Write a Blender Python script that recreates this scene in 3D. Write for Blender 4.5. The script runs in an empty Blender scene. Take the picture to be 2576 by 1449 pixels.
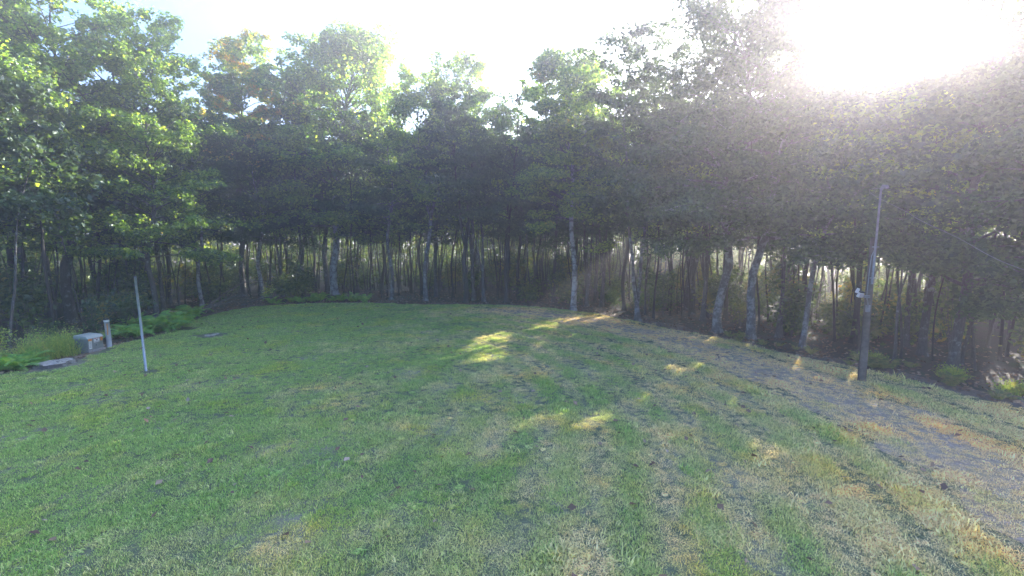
import bpy, math, random
import numpy as np

# ------------------------------------------------------------------ camera, sky, sun, exposure
scene = bpy.context.scene
COL = scene.collection
SUN_AZ = math.radians(38.5)      # to the right of straight ahead (+Y)
SUN_EL = math.radians(15.9)

cam_data = bpy.data.cameras.new('camera')
cam_data.sensor_width = 36.0
cam_data.lens = 36.0 * 1180 / 2576
cam_data.clip_start = 0.05
cam_data.clip_end = 2000
cam = bpy.data.objects.new('camera', cam_data)
cam.location = (0, 0, 4.7)
cam.rotation_euler = (math.radians(90 - 6.0), 0, 0)
COL.objects.link(cam)
scene.camera = cam

world = bpy.data.worlds.new('World')
scene.world = world
world.use_nodes = True
wn = world.node_tree
sky = wn.nodes.new('ShaderNodeTexSky')
sky.sky_type = 'NISHITA'
sky.sun_disc = False
sky.sun_elevation = SUN_EL
sky.sun_rotation = SUN_AZ
sky.altitude = 300
sky.air_density = 1.0
sky.dust_density = 10.0
sky.ozone_density = 6.5
bg = wn.nodes['Background']
bg.inputs['Strength'].default_value = 0.15
wn.links.new(sky.outputs[0], bg.inputs['Color'])

sun_data = bpy.data.lights.new('sun', 'SUN')
sun_data.energy = 5.0
sun_data.angle = math.radians(0.5)
sun_data.color = (1.0, 0.94, 0.84)
sun = bpy.data.objects.new('sun', sun_data)
SD = np.array([math.sin(SUN_AZ) * math.cos(SUN_EL), math.cos(SUN_AZ) * math.cos(SUN_EL), math.sin(SUN_EL)])
from mathutils import Vector, Matrix
sun.rotation_euler = Vector(SD).to_track_quat('Z', 'Y').to_euler()
sun.location = (30, 40, 30)
COL.objects.link(sun)

vs = scene.view_settings
vs.view_transform = 'Standard'
vs.look = 'None'
vs.exposure = 2.74
vs.gamma = 1.0
vs.use_curve_mapping = False

cy = scene.cycles
cy.use_denoising = True
cy.max_bounces = 6
cy.diffuse_bounces = 3
cy.glossy_bounces = 2
cy.transmission_bounces = 4
cy.transparent_max_bounces = 6
cy.volume_bounces = 1
cy.caustics_reflective = False
cy.caustics_refractive = False

# ------------------------------------------------------------------ helpers
def tag(o, label=None, cat=None, group=None, kind=None):
    if label: o['label'] = label
    if cat: o['category'] = cat
    if group: o['group'] = group
    if kind: o['kind'] = kind
    return o

def empty(name, loc=(0, 0, 0), rz=0.0, parent=None):
    o = bpy.data.objects.new(name, None)
    o.empty_display_size = 0.2
    o.location = loc
    o.rotation_euler = (0, 0, rz)
    o.parent = parent
    COL.objects.link(o)
    return o

def link(name, me, parent=None, loc=(0, 0, 0), rot=(0, 0, 0), scale=None):
    o = bpy.data.objects.new(name, me)
    o.location = loc
    o.rotation_euler = rot
    if scale is not None: o.scale = scale
    o.parent = parent
    COL.objects.link(o)
    return o

def mesh_np(name, V, faces_flat, sizes, mat, smooth=False):
    """mesh from numpy arrays: V (n,3), flat loop indices, polygon sizes"""
    me = bpy.data.meshes.new(name)
    V = np.asarray(V, dtype=np.float32)
    faces_flat = np.asarray(faces_flat, dtype=np.int32)
    sizes = np.asarray(sizes, dtype=np.int32)
    me.vertices.add(len(V))
    me.vertices.foreach_set('co', V.ravel())
    me.loops.add(len(faces_flat))
    me.loops.foreach_set('vertex_index', faces_flat)
    me.polygons.add(len(sizes))
    starts = np.concatenate([[0], np.cumsum(sizes)[:-1]]).astype(np.int32) if len(sizes) else np.zeros(0, np.int32)
    me.polygons.foreach_set('loop_start', starts)
    if smooth:
        me.polygons.foreach_set('use_smooth', np.ones(len(sizes), dtype=bool))
    me.update(calc_edges=True)
    me.validate()
    if mat is not None: me.materials.append(mat)
    return me

class Geo:
    """collects polygons, builds ONE mesh"""
    def __init__(self): self.V = []; self.F = []
    def add(self, vs, fs):
        b = len(self.V)
        self.V += [tuple(v) for v in vs]
        self.F += [tuple(b + i for i in f) for f in fs]
        return self
    def box(self, c, s, rz=0.0, taper=1.0):
        x, y, z = s[0] / 2, s[1] / 2, s[2] / 2
        ca, sa = math.cos(rz), math.sin(rz)
        vs = []
        for dz, t in ((-z, 1.0), (z, taper)):
            for dx, dy in ((-x, -y), (x, -y), (x, y), (-x, y)):
                dx *= t; dy *= t
                vs.append((c[0] + dx * ca - dy * sa, c[1] + dx * sa + dy * ca, c[2] + dz))
        return self.add(vs, [(3, 2, 1, 0), (4, 5, 6, 7), (0, 1, 5, 4), (1, 2, 6, 5), (2, 3, 7, 6), (3, 0, 4, 7)])
    def tube(self, path, radii, sides=8, cap=True):
        V, F = tube_arrays(np.array(path, float), np.array(radii, float), sides)
        self.add(V.tolist(), F.tolist())
        if cap:
            b = len(self.V) - len(V)
            self.F.append(tuple(b + i for i in reversed(range(sides))))
            self.F.append(tuple(b + (len(path) - 1) * sides + i for i in range(sides)))
        return self
    def build(self, name, mat, parent=None, smooth=False, bevel=0.0, loc=(0, 0, 0), rot=(0, 0, 0)):
        me = bpy.data.meshes.new(name)
        me.from_pydata(self.V, [], self.F)
        me.validate(); me.update()
        if smooth:
            for p in me.polygons: p.use_smooth = True
        if mat: me.materials.append(mat)
        o = link(name, me, parent, loc, rot)
        if bevel:
            m = o.modifiers.new('bevel', 'BEVEL'); m.width = bevel; m.segments = 2; m.limit_method = 'ANGLE'
        return o

def tube_arrays(P, Rr, sides):
    n = len(P)
    T = np.gradient(P, axis=0)
    T /= np.linalg.norm(T, axis=1)[:, None] + 1e-9
    ref = np.array([1.0, 0, 0]) if abs(T[:, 0]).mean() < 0.75 else np.array([0, 0, 1.0])
    A = np.cross(T, ref); A /= np.linalg.norm(A, axis=1)[:, None] + 1e-9
    B = np.cross(T, A)
    ang = np.arange(sides) * 2 * math.pi / sides
    V = P[:, None, :] + Rr[:, None, None] * (np.cos(ang)[None, :, None] * A[:, None, :] + np.sin(ang)[None, :, None] * B[:, None, :])
    i = np.arange(n - 1)[:, None] * sides; j = np.arange(sides)[None, :]; k = (j + 1) % sides
    F = np.stack([i + j, i + sides + j, i + sides + k, i + k], axis=-1).reshape(-1, 4)
    return V.reshape(-1, 3), F

# smooth value noise on the ground plane, used for lie of the land and for how the turf grows
_rng0 = np.random.default_rng(5)
_wave = [(_rng0.uniform(0, 2 * math.pi), _rng0.uniform(0.75, 1.3), _rng0.uniform(0, 6.28)) for _ in range(9)]
def wob(x, y, scale):
    s = 0
    for a, f, p in _wave:
        k = f * 2 * math.pi / scale
        s = s + np.sin((np.cos(a) * x + np.sin(a) * y) * k + p)
    return s / 9 * 2.0
def ground_z(x, y):
    x = np.asarray(x, float); y = np.asarray(y, float)
    return 0.05 * wob(x, y, 17.0) + 0.02 * wob(y, x, 6.0)

# ------------------------------------------------------------------ materials
def new_mat(name):
    m = bpy.data.materials.new(name); m.use_nodes = True
    nt = m.node_tree
    for n in list(nt.nodes): nt.nodes.remove(n)
    out = nt.nodes.new('ShaderNodeOutputMaterial')
    return m, nt, out
def N(nt, t, **kw):
    n = nt.nodes.new(t)
    for k, v in kw.items():
        if k in n.inputs: n.inputs[k].default_value = v
        else: setattr(n, k, v)
    return n
def ramp(nt, fac, stops):
    r = nt.nodes.new('ShaderNodeValToRGB')
    el = r.color_ramp.elements
    while len(el) > 1: el.remove(el[-1])
    el[0].position = stops[0][0]; el[0].color = (*stops[0][1], 1)
    for p, c in stops[1:]:
        e = el.new(p); e.color = (*c, 1)
    nt.links.new(fac, r.inputs[0])
    return r.outputs[0]
def noise(nt, scale, detail=3.0, coord='Object', rough=0.55, vec=None):
    n = N(nt, 'ShaderNodeTexNoise'); n.inputs['Scale'].default_value = scale
    n.inputs['Detail'].default_value = detail; n.inputs['Roughness'].default_value = rough
    if vec is None:
        tc = N(nt, 'ShaderNodeTexCoord') if coord != 'World' else N(nt, 'ShaderNodeNewGeometry')
        vec = tc.outputs['Position'] if coord == 'World' else tc.outputs[coord]
    nt.links.new(vec, n.inputs['Vector'])
    return n.outputs['Fac']
def mix(nt, fac, a, b, blend='MIX'):
    m = nt.nodes.new('ShaderNodeMixRGB'); m.blend_type = blend
    for s, v in ((0, fac), (1, a), (2, b)):
        if isinstance(v, (int, float)): m.inputs[s].default_value = v
        elif isinstance(v, tuple): m.inputs[s].default_value = (*v, 1)
        else: nt.links.new(v, m.inputs[s])
    return m.outputs[0]
def mrange(nt, v, a, b):
    n = nt.nodes.new('ShaderNodeMapRange'); n.inputs[1].default_value = a; n.inputs[2].default_value = b
    nt.links.new(v, n.inputs[0]); return n.outputs[0]

def leaf_mat(name, ramp_stops, turn=None, turn_lo=0.6, turn_hi=0.75, turn_scale=0.5, trans=0.42, warm=(1.5, 1.35, 0.5)):
    """two-sided leaf: diffuse + light through the blade; each leaf its own shade, some clusters turning"""
    m, nt, out = new_mat(name)
    g = N(nt, 'ShaderNodeNewGeometry')
    col = ramp(nt, g.outputs['Random Per Island'], ramp_stops)
    if turn:
        f = mrange(nt, noise(nt, turn_scale, 3.0, 'World'), turn_lo, turn_hi)
        col = mix(nt, f, col, ramp(nt, g.outputs['Random Per Island'], turn))
    d = N(nt, 'ShaderNodeBsdfDiffuse'); nt.links.new(col, d.inputs['Color'])
    t = N(nt, 'ShaderNodeBsdfTranslucent')
    nt.links.new(mix(nt, 1.0, col, tuple(w * trans / 0.42 for w in warm), 'MULTIPLY'), t.inputs['Color'])
    s = N(nt, 'ShaderNodeAddShader')
    nt.links.new(d.outputs[0], s.inputs[0]); nt.links.new(t.outputs[0], s.inputs[1])
    gl = N(nt, 'ShaderNodeBsdfGlossy'); gl.inputs['Roughness'].default_value = 0.5
    gl.inputs['Color'].default_value = (0.9, 0.95, 1, 1)
    s2 = N(nt, 'ShaderNodeMixShader'); s2.inputs[0].default_value = 0.05
    nt.links.new(s.outputs[0], s2.inputs[1]); nt.links.new(gl.outputs[0], s2.inputs[2])
    nt.links.new(s2.outputs[0], out.inputs['Surface'])
    return m

def plain_mat(name, c1, c2, scale=8.0, rough=0.7, bump=0.0, metallic=0.0, coord='Object', bscale=None, spec=0.5):
    m, nt, out = new_mat(name)
    p = N(nt, 'ShaderNodeBsdfPrincipled')
    f = noise(nt, scale, 5.0, coord)
    nt.links.new(ramp(nt, f, [(0.35, c1), (0.65, c2)]), p.inputs['Base Color'])
    p.inputs['Roughness'].default_value = rough
    p.inputs['Metallic'].default_value = metallic
    p.inputs['Specular IOR Level'].default_value = spec
    if bump:
        b = N(nt, 'ShaderNodeBump'); b.inputs['Strength'].default_value = bump; b.inputs['Distance'].default_value = 0.02
        nt.links.new(noise(nt, bscale or scale * 3, 4.0, coord), b.inputs['Height'])
        nt.links.new(b.outputs[0], p.inputs['Normal'])
    nt.links.new(p.outputs[0], out.inputs['Surface'])
    return m

def bark_mat(name, dark, mid, lichen, amount):
    m, nt, out = new_mat(name)
    p = N(nt, 'ShaderNodeBsdfPrincipled')
    tc = N(nt, 'ShaderNodeTexCoord')
    mp = N(nt, 'ShaderNodeMapping'); mp.inputs['Scale'].default_value = (1, 1, 0.16)
    nt.links.new(tc.outputs['Object'], mp.inputs['Vector'])
    groove = noise(nt, 26.0, 5.0, vec=mp.outputs[0], rough=0.7)
    col = ramp(nt, groove, [(0.3, dark), (0.7, mid)])
    patch = mrange(nt, noise(nt, 3.2, 6.0, 'Object', 0.7), 0.62 - amount * 0.25, 0.7 - amount * 0.2)
    col = mix(nt, patch, col, lichen)
    nt.links.new(col, p.inputs['Base Color'])
    p.inputs['Roughness'].default_value = 0.9
    b = N(nt, 'ShaderNodeBump'); b.inputs['Strength'].default_value = 0.8; b.inputs['Distance'].default_value = 0.03
    nt.links.new(groove, b.inputs['Height']); nt.links.new(b.outputs[0], p.inputs['Normal'])
    nt.links.new(p.outputs[0], out.inputs['Surface'])
    return m

GREENS = [(0.0, (0.02, 0.04, 0.014)), (0.45, (0.04, 0.072, 0.02)), (0.8, (0.062, 0.1, 0.024)), (1.0, (0.1, 0.125, 0.03))]
DEEP = [(0.0, (0.017, 0.034, 0.018)), (0.6, (0.033, 0.062, 0.026)), (1.0, (0.055, 0.088, 0.032))]
AUTUMN = [(0.0, (0.09, 0.11, 0.02)), (0.6, (0.17, 0.135, 0.022)), (1.0, (0.22, 0.095, 0.025))]
M = {}
M['leaf'] = leaf_mat('maple_leaf', GREENS, AUTUMN, 0.66, 0.78, 0.45, trans=1.15)
M['leaf_turning'] = leaf_mat('turning_leaf', GREENS, AUTUMN, 0.48, 0.64, 0.5, trans=1.0)
M['leaf_deep'] = leaf_mat('deep_green_leaf', DEEP)
M['leaf_understory'] = leaf_mat('understory_leaf', GREENS, [(0, (0.16, 0.17, 0.03)), (1, (0.2, 0.13, 0.03))], 0.55, 0.7, 0.3)
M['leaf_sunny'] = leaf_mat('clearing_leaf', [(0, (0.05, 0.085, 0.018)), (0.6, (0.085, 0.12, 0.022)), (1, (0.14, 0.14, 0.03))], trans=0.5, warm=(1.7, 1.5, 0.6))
M['needle'] = leaf_mat('pine_needle', [(0, (0.02, 0.045, 0.025)), (1, (0.05, 0.09, 0.035))], trans=0.2)
M['fern'] = leaf_mat('fern_frond', [(0, (0.08, 0.17, 0.04)), (0.7, (0.14, 0.28, 0.06)), (1, (0.24, 0.31, 0.07))], [(0, (0.13, 0.13, 0.03)), (1, (0.18, 0.11, 0.04))], 0.62, 0.75, 1.3, trans=0.4)
M['weed'] = leaf_mat('weed_leaf', [(0, (0.09, 0.15, 0.035)), (0.6, (0.18, 0.25, 0.055)), (1, (0.3, 0.3, 0.08))], [(0, (0.15, 0.12, 0.05)), (1, (0.2, 0.11, 0.05))], 0.6, 0.72, 1.1)
M['dead_leaf'] = leaf_mat('dead_leaf', [(0, (0.10, 0.05, 0.03)), (0.5, (0.2, 0.11, 0.06)), (0.85, (0.3, 0.2, 0.13)), (1, (0.45, 0.36, 0.28))], trans=0.15, warm=(1, 0.8, 0.6))
M['bark_pale'] = bark_mat('pale_lichen_bark', (0.07, 0.06, 0.055), (0.22, 0.2, 0.19), (0.38, 0.385, 0.375), 0.75)
M['bark_mid'] = bark_mat('mid_lichen_bark', (0.06, 0.052, 0.048), (0.16, 0.145, 0.135), (0.26, 0.265, 0.255), 0.6)
M['bark_grey'] = bark_mat('grey_bark', (0.05, 0.042, 0.038), (0.14, 0.125, 0.115), (0.24, 0.25, 0.23), 0.35)
M['bark_dark'] = bark_mat('dark_bark', (0.03, 0.025, 0.022), (0.085, 0.07, 0.062), (0.15, 0.15, 0.14), 0.12)
M['twig'] = plain_mat('bare_twig', (0.1, 0.085, 0.075), (0.2, 0.18, 0.165), 12, 0.9)

# ------------------------------------------------------------------ the lie of the land
edge_pts = [(-17.67, 15.78), (-16.78, 16.27), (-16.88, 17.92), (-17.63, 20.47), (-17.29, 23.42), (-18.66, 28.33), (-17.6, 32.6),
            (-11.49, 34.2), (-8.27, 33.59), (-3.89, 32.98), (0.88, 32.2), (5.23, 28.78), (9.12, 22.92), (11.16, 19.21),
            (12.88, 16.27), (13.67, 14.09), (14.6, 12.0), (15.4, 8.0), (16, 1), (13, -12), (0, -16), (-14, -12), (-18.5, -2), (-18.6, 8), (-18.2, 13)]
LC = np.array([-2.0, 13.0])
def catmull(P, n):
    P = np.array(P, float); k = len(P); out = []
    for i in range(k):
        p0, p1, p2, p3 = P[i - 1], P[i], P[(i + 1) % k], P[(i + 2) % k]
        for t in np.linspace(0, 1, n, endpoint=False):
            out.append(0.5 * ((2 * p1) + (-p0 + p2) * t + (2 * p0 - 5 * p1 + 4 * p2 - p3) * t * t + (-p0 + 3 * p1 - 3 * p2 + p3) * t ** 3))
    return np.array(out)
EDGE = catmull(edge_pts, 12)
_rel = EDGE - LC
_ang = np.arctan2(_rel[:, 1], _rel[:, 0]); _rad = np.hypot(_rel[:, 0], _rel[:, 1])
_o = np.argsort(_ang); _ang = _ang[_o]; _rad = _rad[_o]
def lawn_radius(a):
    return np.interp(a, np.concatenate([_ang - 2 * math.pi, _ang, _ang + 2 * math.pi]), np.tile(_rad, 3))
def lawn_frac(x, y):
    dx = np.asarray(x, float) - LC[0]; dy = np.asarray(y, float) - LC[1]
    return np.hypot(dx, dy) / lawn_radius(np.arctan2(dy, dx))
def edge_dist(x, y):
    """signed distance to the lawn edge, positive in the woods"""
    p = np.stack([np.ravel(x), np.ravel(y)], 1)
    out = np.empty(len(p))
    for s in range(0, len(p), 20000):
        q = p[s:s + 20000]
        out[s:s + 20000] = np.sqrt(((q[:, None, :] - EDGE[None]) ** 2).sum(2).min(1))
    return np.where(lawn_frac(p[:, 0], p[:, 1]) > 1, out, -out)

def polar_sheet(name, fr, nang, mat, dz, inner=0.0, extend=None):
    a = np.linspace(-math.pi, math.pi, nang, endpoint=False)
    R = lawn_radius(a)
    rings = []
    for f in fr:
        r = R * f if extend is None else R * min(f, 1.0) + max(0.0, f - 1.0) * extend
        rings.append(np.stack([LC[0] + r * np.cos(a), LC[1] + r * np.sin(a)], 1))
    P = np.concatenate(rings)
    V = np.column_stack([P, ground_z(P[:, 0], P[:, 1]) + dz - (np.where(np.repeat(np.array(fr), nang) < 0.97, 0.4, 0.0) if extend else 0.0)])
    F = []
    k = np.arange(nang); k2 = (k + 1) % nang
    for i in range(len(fr) - 1):
        F.append(np.stack([i * nang + k, i * nang + k2, (i + 1) * nang + k2, (i + 1) * nang + k], 1)[:, ::-1])
    F = np.concatenate(F)
    return mesh_np(name, V, F.ravel(), np.full(len(F), 4), mat, True)

# forest floor: dark leaf mould, out to the horizon
m, nt, out = new_mat('leaf_mould')
p = N(nt, 'ShaderNodeBsdfPrincipled'); p.inputs['Roughness'].default_value = 0.95
c = ramp(nt, noise(nt, 9.0, 8.0, 'World', 0.75), [(0.3, (0.035, 0.026, 0.02)), (0.55, (0.09, 0.062, 0.045)), (0.75, (0.17, 0.125, 0.095))])
c = mix(nt, mrange(nt, noise(nt, 0.6, 4.0, 'World'), 0.5, 0.68), c, (0.045, 0.07, 0.022))
nt.links.new(c, p.inputs['Base Color'])
b = N(nt, 'ShaderNodeBump'); b.inputs['Strength'].default_value = 0.7; b.inputs['Distance'].default_value = 0.05
nt.links.new(noise(nt, 14.0, 6.0, 'World', 0.7), b.inputs['Height']); nt.links.new(b.outputs[0], p.inputs['Normal'])
nt.links.new(p.outputs[0], out.inputs['Surface']); M['floor'] = m
me = polar_sheet('forest_floor', [0.0001, 0.3, 0.6, 0.8, 0.9, 0.96, 1.0, 1.02, 1.05, 1.1, 1.2, 1.35, 1.6, 2.0, 3.0, 5, 10, 25], 240, M['floor'], -0.02, extend=26)
tag(link('forest_floor', me), 'dark leaf mould floor under the trees', None, None, 'structure')

# lawn soil and thatch under the blades
m, nt, out = new_mat('turf_thatch')
p = N(nt, 'ShaderNodeBsdfPrincipled'); p.inputs['Roughness'].default_value = 0.95; p.inputs['Specular IOR Level'].default_value = 0.2
c = ramp(nt, noise(nt, 22.0, 6.0, 'World', 0.7), [(0.3, (0.07, 0.08, 0.045)), (0.55, (0.13, 0.15, 0.08)), (0.75, (0.25, 0.235, 0.16))])
c = mix(nt, mrange(nt, noise(nt, 0.35, 4.0, 'World'), 0.48, 0.7), c, (0.27, 0.24, 0.18))
nt.links.new(c, p.inputs['Base Color'])
nt.links.new(p.outputs[0], out.inputs['Surface']); M['thatch'] = m
me = polar_sheet('lawn', [0.0001] + list(np.linspace(0.05, 0.96, 40)) + [0.985, 1.0], 300, M['thatch'], 0.0)
tag(link('lawn', me), 'mown green lawn in front of the woods', None, None, 'structure')

# pale strip of mulch and dry leaves between lawn and woods
m, nt, out = new_mat('dry_mulch')
p = N(nt, 'ShaderNodeBsdfPrincipled'); p.inputs['Roughness'].default_value = 0.95
c = ramp(nt, noise(nt, 16.0, 8.0, 'World', 0.8), [(0.3, (0.07, 0.05, 0.04)), (0.5, (0.19, 0.14, 0.11)), (0.72, (0.33, 0.26, 0.21))])
nt.links.new(c, p.inputs['Base Color'])
b = N(nt, 'ShaderNodeBump'); b.inputs['Strength'].default_value = 0.9; b.inputs['Distance'].default_value = 0.04
nt.links.new(noise(nt, 20.0, 6.0, 'World', 0.7), b.inputs['Height']); nt.links.new(b.outputs[0], p.inputs['Normal'])
nt.links.new(p.outputs[0], out.inputs['Surface']); M['mulch'] = m
aa = np.linspace(-math.pi, math.pi, 300, endpoint=False); RR = lawn_radius(aa)
wdt = 0.75 + 0.35 * np.sin(aa * 9) + 0.25 * np.sin(aa * 23 + 1)
ring0 = np.stack([LC[0] + RR * np.cos(aa), LC[1] + RR * np.sin(aa)], 1)
ring1 = np.stack([LC[0] + (RR + wdt) * np.cos(aa), LC[1] + (RR + wdt) * np.sin(aa)], 1)
P2 = np.concatenate([ring0, ring1]); V = np.column_stack([P2, ground_z(P2[:, 0], P2[:, 1]) + np.repeat([-0.004, -0.012], 300)])
k = np.arange(300); k2 = (k + 1) % 300
F = np.stack([k2, k, 300 + k, 300 + k2], 1)[:, ::-1]
tag(link('mulch_border', mesh_np('mulch_border', V, F.ravel(), np.full(300, 4), M['mulch'], True)), 'pale dry mulch strip along the lawn edge', None, None, 'structure')

# overgrown gravel track along the right-hand side of the lawn
track_pts = np.array([(-1.5, 30.6), (1.08, 29.6), (4.5, 26.6), (6.9, 22.9), (8.7, 18.9), (9.75, 14.3), (9.95, 10.9), (9.6, 8.0), (8.6, 4.0), (7.5, -2.0)])
def track_dist(x, y):
    q = np.stack([np.ravel(x), np.ravel(y)], 1); d = np.full(len(q), 1e9)
    for i in range(len(track_pts) - 1):
        a, b_ = track_pts[i], track_pts[i + 1]; ab = b_ - a
        t = np.clip(((q - a) @ ab) / (ab @ ab), 0, 1)
        d = np.minimum(d, np.hypot(*(q - a - t[:, None] * ab).T))
    return d
m, nt, out = new_mat('worn_gravel')
p = N(nt, 'ShaderNodeBsdfPrincipled'); p.inputs['Roughness'].default_value = 0.9
vo = N(nt, 'ShaderNodeTexVoronoi'); vo.inputs['Scale'].default_value = 28.0
g_ = N(nt, 'ShaderNodeNewGeometry'); nt.links.new(g_.outputs['Position'], vo.inputs['Vector'])
c = ramp(nt, vo.outputs['Color'], [(0.2, (0.3, 0.21, 0.15)), (0.6, (0.42, 0.305, 0.225)), (0.95, (0.58, 0.45, 0.36))])
c = mix(nt, mrange(nt, noise(nt, 1.3, 5.0, 'World', 0.7), 0.45, 0.62), c, (0.36, 0.3, 0.2))
nt.links.new(c, p.inputs['Base Color'])
b = N(nt, 'ShaderNodeBump'); b.inputs['Strength'].default_value = 0.8; b.inputs['Distance'].default_value = 0.02
nt.links.new(vo.outputs['Distance'], b.inputs['Height']); nt.links.new(b.outputs[0], p.inputs['Normal'])
nt.links.new(p.outputs[0], out.inputs['Surface']); M['gravel'] = m
tp = []
for i in range(len(track_pts) - 1):
    for t in np.linspace(0, 1, 8, endpoint=False): tp.append(track_pts[i] * (1 - t) + track_pts[i + 1] * t)
tp = np.array(tp)
for _ in range(6): tp[1:-1] = (tp[:-2] + 2 * tp[1:-1] + tp[2:]) / 4
tang = np.gradient(tp, axis=0); tang /= np.linalg.norm(tang, axis=1)[:, None]
nor = np.stack([-tang[:, 1], tang[:, 0]], 1)
cols = []
for j, s in enumerate((-1.0, -0.6, -0.2, 0.2, 0.6, 1.0)):
    w = 1.3 + (0.3 * np.sin(np.arange(len(tp)) * 0.9 + j) if abs(s) == 1 else 0)
    cols.append(tp + nor * (s * w)[:, None] if not np.isscalar(w) else tp + nor * s * w)
P2 = np.concatenate(cols); n_ = len(tp)
V = np.column_stack([P2, ground_z(P2[:, 0], P2[:, 1]) + 0.006])
F = []
for j in range(5):
    i = np.arange(n_ - 1)
    F.append(np.stack([j * n_ + i, j * n_ + i + 1, (j + 1) * n_ + i + 1, (j + 1) * n_ + i], 1)[:, ::-1])
F = np.concatenate(F)
tag(link('gravel_track', mesh_np('gravel_track', V, F.ravel(), np.full(len(F), 4), M['gravel'], True)), 'overgrown grey gravel track curving along the lawn', None, None, 'structure')

# ------------------------------------------------------------------ openings cut in the leaves to put light patches on the lawn
def gaps_mask(Pw, rng):
    """False for leaves cut away to let sun onto chosen lawn and crown spots"""
    g = Pw[:, :2] - SD[None, :2] * (Pw[:, 2:3] / SD[2])
    keep = np.ones(len(Pw), bool)
    r = rng.random(len(Pw))
    for (cx, cy_, rx, ry, rot, s) in GAPS:
        dx = g[:, 0] - cx; dy = g[:, 1] - cy_
        ca, sa = math.cos(rot), math.sin(rot)
        u = (dx * ca + dy * sa) / rx; v = (-dx * sa + dy * ca) / ry
        keep &= ~((u * u + v * v < 1) & (r < s))
    for (c, rad, s) in LIT:
        v = Pw - np.array(c)[None]
        al = v @ SD
        pe2 = (v * v).sum(1) - al * al
        keep &= ~((al > rad * 0.85) & (pe2 < rad * rad) & (r < s))
    for poly, s in WINDOW_LIGHT_CUTS:
        ins = np.ones(len(Pw), bool)
        for i in range(len(poly)):
            a = poly[i]; b_ = poly[(i + 1) % len(poly)]
            ins &= ((b_[0] - a[0]) * (g[:, 1] - a[1]) - (b_[1] - a[1]) * (g[:, 0] - a[0])) > 0
        keep &= ~(ins & (r < s))
    return keep
GAPS = [(1.35, 11.7, 1.6, 0.65, 0.25, 1.0), (-0.94, 9.8, 1.3, 0.5, 0.2, 0.95), (5.2, 10.1, 1.0, 0.8, -0.5, 1.0),
        (5.4, 16.8, 0.9, 0.5, 0.0, 0.9), (-11.0, 32.0, 3.0, 0.5, 0.05, 0.97), (-4.9, 31.8, 2.4, 0.4, -0.05, 0.97),
        (5.9, 7.6, 0.8, 0.6, 0.3, 0.8), (-9.8, 11.7, 0.8, 0.35, 0.2, 0.85), (-13.5, 12.6, 0.9, 0.35, 0.2, 0.85), (-10.0, 9.0, 0.8, 0.4, 0.1, 0.85),
        (9.5, 21.4, 1.6, 0.5, -0.6, 0.95), (11.2, 13.4, 1.0, 0.35, -0.7, 0.95), (-0.6, 26.8, 2.0, 0.4, 0.0, 0.95), (-1.7, 27.5, 0.7, 0.8, 0.0, 0.95),
        (-0.9, 13.2, 0.25, 1.2, 0.0, 0.85), (-1.75, 11.2, 1.0, 0.4, 0.3, 0.8), (-16.0, 28.0, 1.5, 0.3, 0.1, 0.9),
        (1.3, 19.4, 0.45, 2.2, 0.42, 0.95)]  # last ellipse stands in for an arc of window light
LIT = [((-19.6, 25.8, 13.4), 1.5, 0.85), ((-17.9, 26.0, 10.0), 1.8, 0.97), ((-18.4, 26.4, 6.0), 1.2, 0.95), ((-9.2, 37.8, 14.2), 2.2, 0.97), ((-9.4, 37.8, 10.6), 1.4, 0.95), ((-1.6, 34.8, 13.4), 2.0, 0.97)]  # crown spots kept sunlit by cutting the leaves sunward of them
WINDOW_LIGHT_CUTS = [([(-1.95, 17.2), (0.0, 17.2), (-0.15, 24.0), (-2.05, 24.0)], 1.0)]  # trapezoid cut through the foliage, stands in for window light on the lawn
TRUNK_CLEAR = [(-1.0, 20.5, 1.15), (1.35, 11.7, 0.9), (-0.9, 9.8, 0.5), (5.2, 10.1, 0.5)]
def trunk_blocks(x, y):
    for cx, cy_, r in TRUNK_CLEAR:
        dx, dy = x - cx, y - cy_
        al = dx * SD[0] + dy * SD[1]
        pe = abs(dx * SD[1] - dy * SD[0]) / math.hypot(SD[0], SD[1])
        if al > 0 and pe < r: return True
    return False
_fr = np.random.default_rng(888)
for _i in range(30):
    GAPS.append((_fr.uniform(-14, 11), _fr.uniform(5, 30), _fr.uniform(0.5, 1.3), _fr.uniform(0.14, 0.34), math.radians(51.5 + _fr.uniform(-8, 8)), _fr.uniform(0.75, 0.97)))
# the bay in the tree tops where the sun stands, as seen from the house
GAPS.append((-4.7 / math.tan(SUN_EL) * math.sin(SUN_AZ), -4.7 / math.tan(SUN_EL) * math.cos(SUN_AZ), 1.0, 1.0, 0, 1.0))

# ------------------------------------------------------------------ trees
def leaves_mesh(name, C, Nn, S, rng, mat, aspect=0.72):
    n = len(C)
    Nn = Nn / (np.linalg.norm(Nn, axis=1)[:, None] + 1e-9)
    r = rng.normal(size=(n, 3))
    U = np.cross(Nn, r); U /= np.linalg.norm(U, axis=1)[:, None] + 1e-9
    W = np.cross(Nn, U)
    s = S[:, None]
    fold = Nn * s * 0.22
    V = np.stack([C - U * s, C + W * s * aspect + fold, C + U * s, C - W * s * aspect + fold], 1).reshape(-1, 3)
    F = np.arange(4 * n).reshape(n, 4)
    # two triangles along the midrib, so that the blade folds
    T = np.concatenate([F[:, [0, 2, 1]], F[:, [0, 3, 2]]], 1).reshape(-1)
    return mesh_np(name, V, T, np.full(2 * n, 3), mat)

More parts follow.
